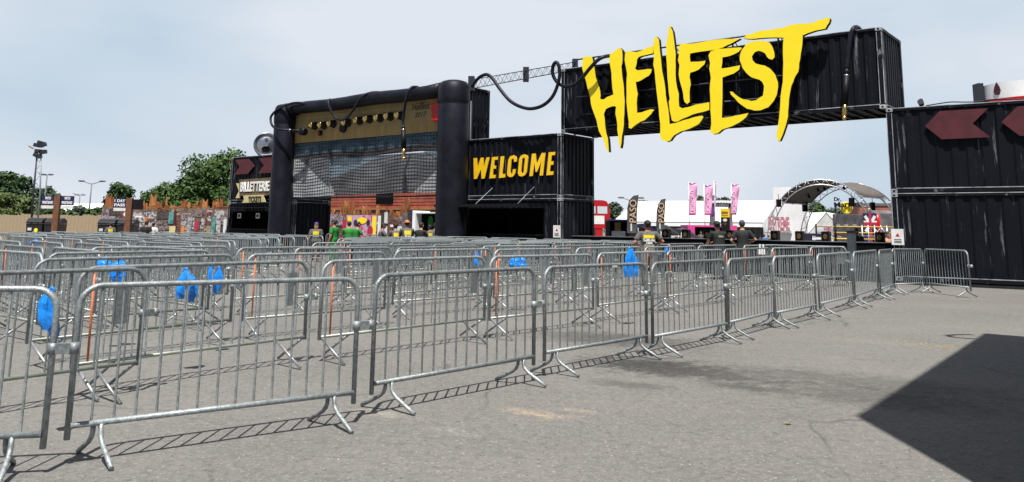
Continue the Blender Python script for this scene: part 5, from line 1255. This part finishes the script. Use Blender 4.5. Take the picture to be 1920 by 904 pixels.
m = MB(); m.prism([(.93+.40*cos(k*PI/12), zb-.02+.40*sin(k*PI/12)) for k in range(24)], lambda u, v, q: Vector((u, .06+q, v)), 0, .08); m.build('disc', 'yellow', t)
m = MB(); m.prism([(.93+.48*cos(k*PI/12), zb-.02+.48*sin(k*PI/12)) for k in range(24)], lambda u, v, q: Vector((u, .15+q, v)), 0, .05); m.build('disc_edge', 'offwhite', t)
m = MB(); m.tube([(.1, .1, 0), (.1, .1, zb)], .05, 6); m.tube([(1.8, .1, 0), (1.8, .1, zb)], .05, 6); m.build('sign_leg', 'dark_truss', t)
# brick building, flag panel, boot
P = at_g(1610, 96); t = thing('brick_building', 'flat roofed red brick building behind the arched stage at right', 'building', P, -.25); zb = aty(1650, 382, 94).z
m = MB(); m.box(0, 14, 0, 8, 0, zb-.2); m.build('wall', 'brick_far', t); m = MB(); m.box(-.1, 14.1, -.1, 8.1, zb-.2, zb+.1); m.build('roof_edge', 'dark_plate', t); m = MB(); m.box(-.02, 6, -.06, -.01, .2, 3.0); m.build('grey_front', 'stone_grey', t)
P = at_g(1620, 50); t = thing('flag_panel', 'upright panel painted with a red white and blue cross flag', 'panel', P, .05); hF = aty(1630, 400, 50).z
m = MB(); m.box(0, .82, 0, .06, .1, hF); m.build('backing', 'navy', t)
m = MB()
for (a_, b_) in (((.1, hF-.16), (.72, hF-1.1)), ((.1, hF-1.1), (.72, hF-.16))):
    d = Vector((b_[0]-a_[0], 0, b_[1]-a_[1])); n_ = Vector((-d.z, 0, d.x)).normalized()*.09; m.bm.faces.new([m.bm.verts.new(Vector((c[0], -.008, c[1]))+s*n_) for c, s in ((a_, 1), (a_, -1), (b_, -1), (b_, 1))])
m.box(0, .82, -.012, -.009, hF-.85, hF-.45); m.build('white_cross', 'white_paint', t); m = MB(); m.box(0, .82, -.018, -.014, hF-.76, hF-.54); m.box(.33, .49, -.0185, -.0145, .3, hF); m.build('red_cross', 'crimson', t)
P = at_g(1643, 52); t = thing('boot_figure', 'giant glossy red lace-up boot figure next to the right hand stack', 'figure', P, .1); hb = aty(1650, 402, 52).z
m = MB(); m.tube([(.12, 0, 0), (.12, 0, .75)], .12, 8); m.build('plinth', 'dark_plate', t)
m = MB(); m.tube([(.12, 0, hb), (.12, 0, hb-.5), (.14, 0, hb-.85), (.22, 0, 1.35)], [.15, .15, .17, .22], 12); m.tube([(.1, 0, 1.35), (.5, 0, 1.30), (.78, 0, 1.18), (.88, 0, 1.12)], [.2, .2, .18, .1], 12); m.build('boot_upper', 'red_gloss', t)
m = MB(); m.box(-.1, .95, -.2, .2, .98, 1.08); m.build('sole', 'black', t)
# scaffold right of boot, boxing ring
t = thing('boxing_ring', 'boxing ring with yellow ropes and dark corner posts behind the counter', 'boxing ring', at_g(1565, 44), -.05); 
m = MB(); m.box(0, 3.3, 0, 3.3, .0, .95); m.build('platform', 'black_matt', t)
for x in (0.05, 3.25):
    for y in (.05, 3.25):
        m = MB(); m.tube([(x, y, .95), (x, y, 1.95)], .05, 8); m.build('corner_post', 'black', t)
for z in (1.15, 1.48, 1.80):
    m = MB(); m.tube([(.05, .05, z), (3.25, .05, z), (3.25, 3.25, z), (.05, 3.25, z)], .024, 6, closed=True); m.build('rope', 'rope_yellow', t)
t = thing('scaffold', 'silver scaffold frame between the flag panel and the right hand stack', 'scaffold', at_g(1628, 46), 0)
m = MB()
for x in (0, .7, 1.4):
    m.tube([(x, 0, 0), (x, 0, 1.9)], .03, 6); m.tube([(x, .8, 0), (x, .8, 1.9)], .03, 6)
for z in (.9, 1.3, 1.8): m.tube([(0, 0, z), (1.4, 0, z)], .025, 6); m.tube([(0, .8, z), (1.4, .8, z)], .025, 6)
m.tube([(0, 0, .9), (.7, 0, 1.8)], .02, 5); m.tube([(.7, 0, 1.8), (1.4, 0, .9)], .02, 5); m.build('tubes', 'truss', t)
# dark blue booth tent with white lettering strip
t = thing('navy_booth', 'low navy booth with white strips left of the boxing ring', 'booth', at_g(1518, 40), 0); k = 40/FPX
m = MB(); m.box(0, 40*k, 0, 1.5, 1.30, 1.42); m.build('roof', 'navy', t); m = MB(); m.box(.08, 26*k, .05, .1, .5, 1.1); m.box(.08, .14, .1, 1.3, 0, 1.3); m.box(30*k, 30*k+.06, .1, 1.3, 0, 1.3); m.build('wall', 'navy', t)
m = MB(); m.box(.12, 22*k, .03, .045, 1.13, 1.27); m.box(14*k, 24*k, .03, .045, .78, .88); m.build('white_strip', 'white_paint', t)
# flags
def bannerflag(px, y0, y1, Y, wd, lb, mt, txt, lean=0):
    q = aty(px, y0, Y); q1 = aty(px, y1, Y); t = thing('banner_flag', lb, 'flag', (q.x, q.y, 0), 0, 'upright banner flags of the stalls'); h0, h1 = q.z, q1.z
    m = MB(); m.tube([(0, 0, 0), (0, 0, h0+.1)], .035, 6); m.tube([(0, 0, h0+.02), (wd, 0, h0+.02)], .02, 5); m.build('pole', 'truss', t)
    m = MB(); n = 12; g = [[m.bm.verts.new((.03+wd*j/4*(1-.25*(i/n))+lean*(i/n), .05*sin(i*.9+j), h0-(h0-h1)*i/n)) for j in range(5)] for i in range(n+1)]
    for i in range(n):
        for j in range(4): f_ = m.bm.faces.new((g[i][j], g[i][j+1], g[i+1][j+1], g[i+1][j])); f_.smooth = True
    o = m.build('cloth', mt, t); so_ = o.modifiers.new('s', 'SOLIDIFY'); so_.thickness = .012
    if txt: text(txt, wd*.42, (h0-h1)*.72, frame_T((wd*.62+lean*.6, -.075, h1+(h0-h1)*.08), (0, 0, 1), (-1, 0, 0)), 'flag_white', o, ext=.01, bold=.02)
bannerflag(1291, 344, 404, 58, .60, 'leftmost pink banner flag with white vertical letters', 'flag_pink', 'LEONORO')
bannerflag(1320, 348, 404, 58, .60, 'middle pink banner flag with white vertical letters', 'flag_pink', 'LEONORO')
bannerflag(1371, 347, 403, 58, .56, 'rightmost pink banner flag, slightly twisted, with white vertical letters', 'flag_pink', 'LEONORO', -.12)
bannerflag(1338.5, 341, 402, 60, .14, 'narrow purple flag seen edge on between the pink banners', 'flag_purple', None, -.08)
def feather(px0, px1, y0, y1, Y, lb):
    q = aty(px0, y0, Y); wd = (px1-px0)*Y/FPX; zb = aty(px0, y1, Y).z; t = thing('feather_flag', lb, 'flag', (q.x, q.y, 0), 0, 'dark feather flags'); h = q.z
    pl_ = [(0, zb), (wd*.8, zb), (wd*.88, h*.72), (wd, h-.02), (wd*.6, h-.05), (wd*.25, h-.28), (wd*.08, h-.7)]
    m = MB(); m.prism(pl_, lambda u, v, q_: Vector((u, q_+.03*sin(v*3), v)), 0, .02); o = m.build('cloth', 'flag_black', t)
    m = MB(); m.tube([(0, .03, 0), (0, .03, zb), (wd*.07, .03, h-.7), (wd*.24, .03, h-.27), (wd*.6, .03, h-.04), (wd, .03, h)], .02, 6); m.build('pole', 'black', t)
    text('PASO', wd*.58, (h-zb)*.60, frame_T((wd*.78, -.035, zb+(h-zb)*.28), (0.02, 0, 1), (-1, 0, .02)), 'flag_text', o, ext=.01, bold=.0)
    m = MB(); m.box(wd*.3, wd*.42, -.02, -.01, zb+.1, zb+(h-zb)*.25); m.build('white_line', 'offwhite', o)
feather(1175, 1197, 366, 437, 42, 'taller dark feather flag with pale orange vertical letters left of the man')
feather(1230, 1248, 373, 434, 44, 'shorter dark feather flag with pale orange vertical letters right of the man')
# red double-decker
P = at_g(1144, 80); t = thing('double_decker_bus', 'red double decker bus half hidden by the black container', 'bus', P, PI+.25)
m = MB(); m.prism([(0.0, 1.75), (.05, 1.65), (9, 1.65), (9, 4.0), (8.8, 4.25), (.75, 4.25), (.35, 4.15), (.12, 3.8), (.02, 2.9)], lambda u, v, q: Vector((u, -q, v)), 0, 2.4); m.build('upper_deck', 'bus_red', t)
m = MB(); m.box(.75, 9, -2.38, -.02, .45, 1.65); m.box(0, 9, -2.4, 0, .3, .45); m.build('lower_deck', 'bus_red', t)
for x in (.3, 1.5, 2.8, 4.1, 5.4, 6.7):
    m = MB(); m.box(x, x+1.0, .005, .02, 2.95, 3.65); m.build('window', 'glass_pale', t)
for x in (1.5, 2.8, 4.1, 5.4, 6.7):
    m = MB(); m.box(x, x+1.0, .0, .02, 1.0, 1.5); m.build('window', 'glass_dark', t)
m = MB(); m.box(.6, 1.7, .005, .02, 1.95, 2.75); m.build('advert_panel', 'white_paint', t)
m = MB(); m.box(-.02, 9, .002, .03, 1.55, 1.70); m.build('trim_band', 'red_gloss', t)
for x in (2.4, 7.2):
    m = MB(); m.tube([(x, .03, .5), (x, -.25, .5)], .5, 18); m.build('wheel', 'black_matt', t)
# dark bar tent, grey boxes, awnings, pink stall
def stall(px0, px1, ytop, Y, lb, name, wallm, roofm, depth=2.5, hatch=None, boxm=None):
    P = at_g(px0, Y); Q = at_g(px1, Y); wd = (Q-P).x; h = aty(px0, ytop, Y).z; t = thing(name, lb, 'stall', P)
    m = MB(); m.box(0, wd, 0, depth, h-.12, h); m.build('roof', roofm, t)
    m = MB(); m.box(0, .08, .05, depth, 0, h-.12); m.box(wd-.08, wd, .05, depth, 0, h-.12); m.box(.08, wd-.08, depth-.1, depth, 0, h-.12); m.box(.08, wd-.08, .05, .15, 0, .9); m.build('wall', wallm, t)
    if hatch: m = MB(); m.box(wd*hatch[0], wd*hatch[1], .0, .04, 0, h-.12); m.build('side_panel', hatch[2], t)
    return t, wd, h
t, wd, h = stall(1142, 1180, 411, 62, 'dark bar stall between the bus and the first feather flag', 'bar_stall', 'black_matt', 'navy'); m = MB(); m.box(.15, wd*.75, -.6, -.1, 0, 1.35); m.build('bar_box', 'grey_box', t); m = MB(); m.box(wd*.3, wd*.6, .3, .35, 1.4, 2.0); m.build('gold_panel', 'gold_dull', t)
t, wd, h = stall(1290, 1382, 422, 57, 'bright pink stall with a dark serving hatch below the pink flags', 'pink_stall', 'pink', 'pink', 2.5, (0.0, .14, 'pink')); m = MB(); m.box(wd*.75, wd, -.01, .04, 0, h-.1); m.build('side_panel', 'pink', t)
m = MB(); m.box(.1, wd*.98, .4, .45, .9, h-.13); m.build('dark_interior', 'black_matt', t)
def awning(px, py, Y, wd, lb, mt):
    q = aty(px, py, Y); t = thing('awning', lb, 'awning', (q.x, q.y, 0), 0, 'small sloping stall awnings'); h = q.z
    m = MB(); m.prism([(0, h-.05), (wd*.35, h), (wd, h-.45), (wd, h-.55), (wd*.3, h-.16), (0, h-.2)], lambda u, v, q_: Vector((u, q_, v)), 0, 1.6); m.build('cover', mt, t)
    m = MB(); m.tube([(wd-.05, .05, 0), (wd-.05, .05, h-.5)], .03, 6); m.tube([(.05, .05, 0), (.05, .05, h-.15)], .03, 6); m.build('pole', 'galv', t)
awning(1195, 419, 50, 1.3, 'dark awning with white underside behind the man in the grey shirt', 'navy')
awning(1238, 422, 48, 1.1, 'dark hooded awning right of the shorter feather flag', 'flag_black')
awning(1276, 428, 48, 1.0, 'grey pitched awning in front of the pink stall', 'grey_box')
t = thing('bar_counter', 'pale bar counter with dark red front below the hooded awning', 'counter', at_g(1257, 50)); m = MB(); m.box(0, 1.0, 0, .5, 0, 1.15); m.build('front', 'offwhite', t); m = MB(); m.box(.25, .6, -.02, -.005, .5, 1.1); m.build('panel', 'maroon', t)
# yellow and black sign tower
P = at_g(1352, 42); t = thing('sign_tower', 'square sign tower, yellow notices above and black pictures below', 'sign tower', P, -.35); k = 42/FPX; zt1 = aty(1352, 391, 42).z; zm = aty(1352, 407.5, 42).z; zb1 = aty(1352, 425, 42).z
m = MB(); m.box(0, .42, 0, .42, 0, zt1); m.build('core', 'black', t)
m = MB(); m.box(-.01, .43, -.01, .43, zm, zt1); o = m.build('yellow_notice', 'yellow_deep', t)
m = MB(); m.box(.04, .36, -.02, -.012, zt1-.2, zt1-.16); m.box(.04, .36, -.02, -.012, zt1-.27, zt1-.24); m.box(.04, .36, -.02, -.012, zm+.08, zm+.1); m.build('text_line', 'ink', o)
m = MB(); m.prism([(.21+.11*cos(q*PI/5), zm-.14+.08*sin(q*PI/5)) for q in range(10)], lambda u, v, q: Vector((u, -.01-q, v)), 0, .006); m.build('picture', 'offwhite', t)
m = MB(); m.prism([(.10, zm-.28), (.32, zm-.28), (.21, zm-.42)], lambda u, v, q: Vector((u, -.01-q, v)), 0, .006); m.build('picture', 'gold_dull', t)
t = thing('entrance_arch', 'small arched fairground front with pale letters behind the yellow sign tower', 'arch', at_g(1333, 66)); h = aty(1345, 380, 66).z
m = MB(); m.box(0, .35, 0, .3, 0, h); m.box(1.5, 1.7, 0, .3, 0, h); m.box(0, 1.7, .0, .3, h-.35, h+.02); m.build('frame', 'stone_grey', t)
m = MB()
for i in range(7): m.box(.1+i*.23, .25+i*.23, -.03, -.005, h-.05+.05*sin(i*.5), h+.15+.05*sin(i*.5))
m.build('letters', 'offwhite', t); m = MB(); m.box(-.02, .38, -.05, -.01, h-1.0, h-.35); m.build('purple_panel', 'cap_purple', t)
# round white and red tower top at the right edge
cT = aty(1928, 170, 46); t = thing('round_banner_tower', 'round white banner ring with a red lower band above the right hand stack', 'tower', (cT.x, cT.y, 0)); Rr = (1928-1845)*46/FPX
zt = aty(1920, 147, 43.6).z; zr = aty(1920, 178, 43.6).z
def cyl(z0, z1, R, name, mt):
    m = MB(); n = 64; a = [m.bm.verts.new((R*cos(2*PI*k/n), R*sin(2*PI*k/n), z0)) for k in range(n)]; b = [m.bm.verts.new((R*cos(2*PI*k/n), R*sin(2*PI*k/n), z1)) for k in range(n)]
    for k in range(n): f = m.bm.faces.new((a[k], a[(k+1) % n], b[(k+1) % n], b[k])); f.smooth = True
    return m.build(name, mt, t)
cyl(zr+.02, zt, Rr, 'white_band', 'white_fabric'); cyl(zr-.6, zr+.02, Rr+.02, 'red_band', 'red_gloss')
m = MB()
for k in range(8): m.tube([(Rr*.93*cos(k*PI/4), Rr*.93*sin(k*PI/4), 0), (Rr*.93*cos(k*PI/4), Rr*.93*sin(k*PI/4), zt)], .12, 8)
m.build('tower_leg', 'truss', t)
aE = math.atan2(-1, -.62)
def onr(u, v, q): a = aE+u/Rr; return Vector(((Rr+.02+q)*cos(a), (Rr+.02+q)*sin(a), v))
em = aty(1864, 171, 45); q_ = Vector((em.x-cT.x, em.y-cT.y)); aE = math.atan2(q_.y, q_.x); ze = (zt+zr)/2+.1
m = MB(); m.prism([(0, ze+.42), (.16, ze+.12), (.22, ze-.1), (.12, ze-.32), (-.12, ze-.32), (-.22, ze-.1), (-.16, ze+.12)], onr, 0, .01); m.build('emblem', 'maroon', t)
m = MB(); m.box(-.25, .05, -.3, .3, zr-.8, zt+.15, Matrix.Translation(Vector((-Rr-.1, .3, 0)))); m.build('floodlight_rack', 'dark_truss', t)

# ------------------------------------------------------------------ trees and bushes
def tree(px, ytop, Y, wpx, lb, leaf, name='tree', seed=0, trunk=True, base=None, dens=1., ysq=1.0, group='trees around the field'):
    rg = random.Random(seed+int(px)); top = aty(px, ytop, Y); P = Vector((top.x, top.y, 0)); H_ = top.z; W_ = wpx*Y/FPX/2
    t = thing(name, lb, 'tree' if trunk else 'bush', P, 0, group); cz0 = base if base is not None else H_*.28
    blobs = []
    for i in range(int(34*dens)+12):
        a = rg.random()*2*PI; f = rg.random()**.6; zf = rg.random()
        wz = (1 if zf < .45 else cos((zf-.45)/.55*PI/2*.86)**.6)*(.75+.25*min(1, zf*4))
        c = Vector((cos(a)*W_*.92*f*wz, sin(a)*W_*.92*f*wz, cz0+(H_-cz0)*(.05+.86*zf))); blobs.append((c, rg.uniform(.16, .36)*min(W_, (H_-cz0)*.6)+.3))
    m = MB(); ls = .0023*Y
    for c, r in blobs:
        n = int(4.3*(r/ls)**2*dens**.5)+30
        for i in range(n):
            d = Vector((rg.gauss(0, 1), rg.gauss(0, 1), rg.gauss(0, 1))).normalized()*r*(rg.uniform(.55, 1.08)); d.z *= .8
            p = c+d; nrm = (d.normalized()*.8+Vector((rg.gauss(0, .5), rg.gauss(0, .5), rg.gauss(.35, .5)))).normalized()
            u = nrm.orthogonal().normalized(); v = nrm.cross(u); a = rg.random()*PI; u2 = u*cos(a)+v*sin(a); v2 = nrm.cross(u2); s = ls*rg.uniform(.6, 1.4)
            m.bm.faces.new([m.bm.verts.new(p+u2*s), m.bm.verts.new(p+v2*s*.6), m.bm.verts.new(p-u2*s), m.bm.verts.new(p-v2*s*.6)])
    m.build('crown' if trunk else 'foliage', leaf, t)
    m = MB(); r0 = .03*H_+.05
    m.tube([(0, 0, 0), (.1*r0, 0, cz0), (.2, .1, cz0+(H_-cz0)*.5), (.1, 0, H_*.9)], [r0, r0*.8, r0*.45, r0*.1], 8)
    for i in range(7):
        c, r = blobs[rg.randrange(len(blobs))]; m.tube([(0, 0, cz0*.8), (c.x*.4, c.y*.4, (cz0+c.z)/2), tuple(c)], [r0*.4, r0*.25, r0*.08], 6)
    m.build('trunk', 'bark', t); return t
tree(14, 324, 92, 118, 'large dark tree filling the left edge behind the reed fence', 'leaf_dark', seed=1)
tree(40, 372, 84, 75, 'olive coloured shrubby tree in front of the large dark tree at left', 'leaf_olive', seed=2, base=.6)
tree(2, 362, 80, 60, 'lighter olive tree cut by the left edge of the view', 'leaf_olive', seed=12, base=.5)
tree(84, 352, 112, 55, 'greyish tree behind the light tower', 'leaf_grey', seed=3)
tree(85, 396, 80, 34, 'small dark bush behind the left waste containers', 'leaf_dark', 'bush', 4, False, .2)
tree(118, 396, 80, 36, 'small dark bush just right of the left sign post', 'leaf_dark', 'bush', 5, False, .2)
tree(150, 388, 82, 34, 'pale thin bush under the two armed lamp post', 'leaf_grey', 'bush', 6, False, .2, .7)
tree(180, 390, 80, 46, 'bushy green shrub at the right end of the reed fence', 'leaf_mid', 'bush', 7, False, .2)
tree(229, 345, 88, 48, 'young tree with airy top above the second sign post', 'leaf_dark', seed=8, base=2.2, dens=.6)
tree(318, 345, 98, 110, 'broad green tree left of the tallest tree', 'leaf_mid', seed=9, base=1.0)
tree(375, 325, 94, 90, 'mid green tree between the broad one and the tallest one', 'leaf_mid', seed=13, base=1.0)
tree(420, 284, 92, 160, 'tallest full green tree left of the ticket booth', 'leaf_mid', seed=10, base=1.5, dens=1.4)
tree(455, 345, 84, 70, 'lower lighter tree just left of the ticket booth', 'leaf_mid', seed=14, base=.8)
tree(285, 368, 90, 60, 'low green tree left of the broad one', 'leaf_mid', seed=15, base=.6)
tree(1206, 376, 130, 46, 'far round tree top showing above the marquee by the feather flags', 'leaf_grey', seed=16)
tree(1150, 380, 130, 30, 'far small tree top right of the bus', 'leaf_grey', seed=17)
tree(1325, 370, 120, 70, 'far grey green tree behind the pink flags, left part', 'leaf_grey', seed=18)
tree(1358, 372, 120, 50, 'far grey green tree behind the yellow sign tower', 'leaf_grey', seed=19)
tree(1530, 380, 110, 34, 'far green tree top behind the gabled tent', 'leaf_mid', seed=20)
tree(1565, 392, 110, 50, 'low far trees between the tent and the grey stand', 'leaf_grey', seed=21)
tree(800, 388, 100, 70, 'green tree seen through the amplifier opening on the right', 'leaf_mid', seed=22)
# far town strip on the horizon
m = MB(); rg = random.Random(8)
x = -320
while x < 420:
    wd = rg.uniform(12, 30)
    for i in range(60):
        c = Vector((x+rg.random()*wd, 330+rg.uniform(-12, 12), rg.uniform(.5, rg.uniform(3, 8)))); s = rg.uniform(.6, 1.3); u = Vector((rg.gauss(0, 1), rg.gauss(0, 1), rg.gauss(0, 1))).normalized(); v = u.orthogonal().normalized()
        m.bm.faces.new([m.bm.verts.new(c+u*s), m.bm.verts.new(c+v*s), m.bm.verts.new(c-u*s), m.bm.verts.new(c-v*s)])
    x += wd*.6
tag(m.build('far_hedge', 'leaf_grey'), 'faint far hedge line along the horizon', 'hedge', kind='stuff')
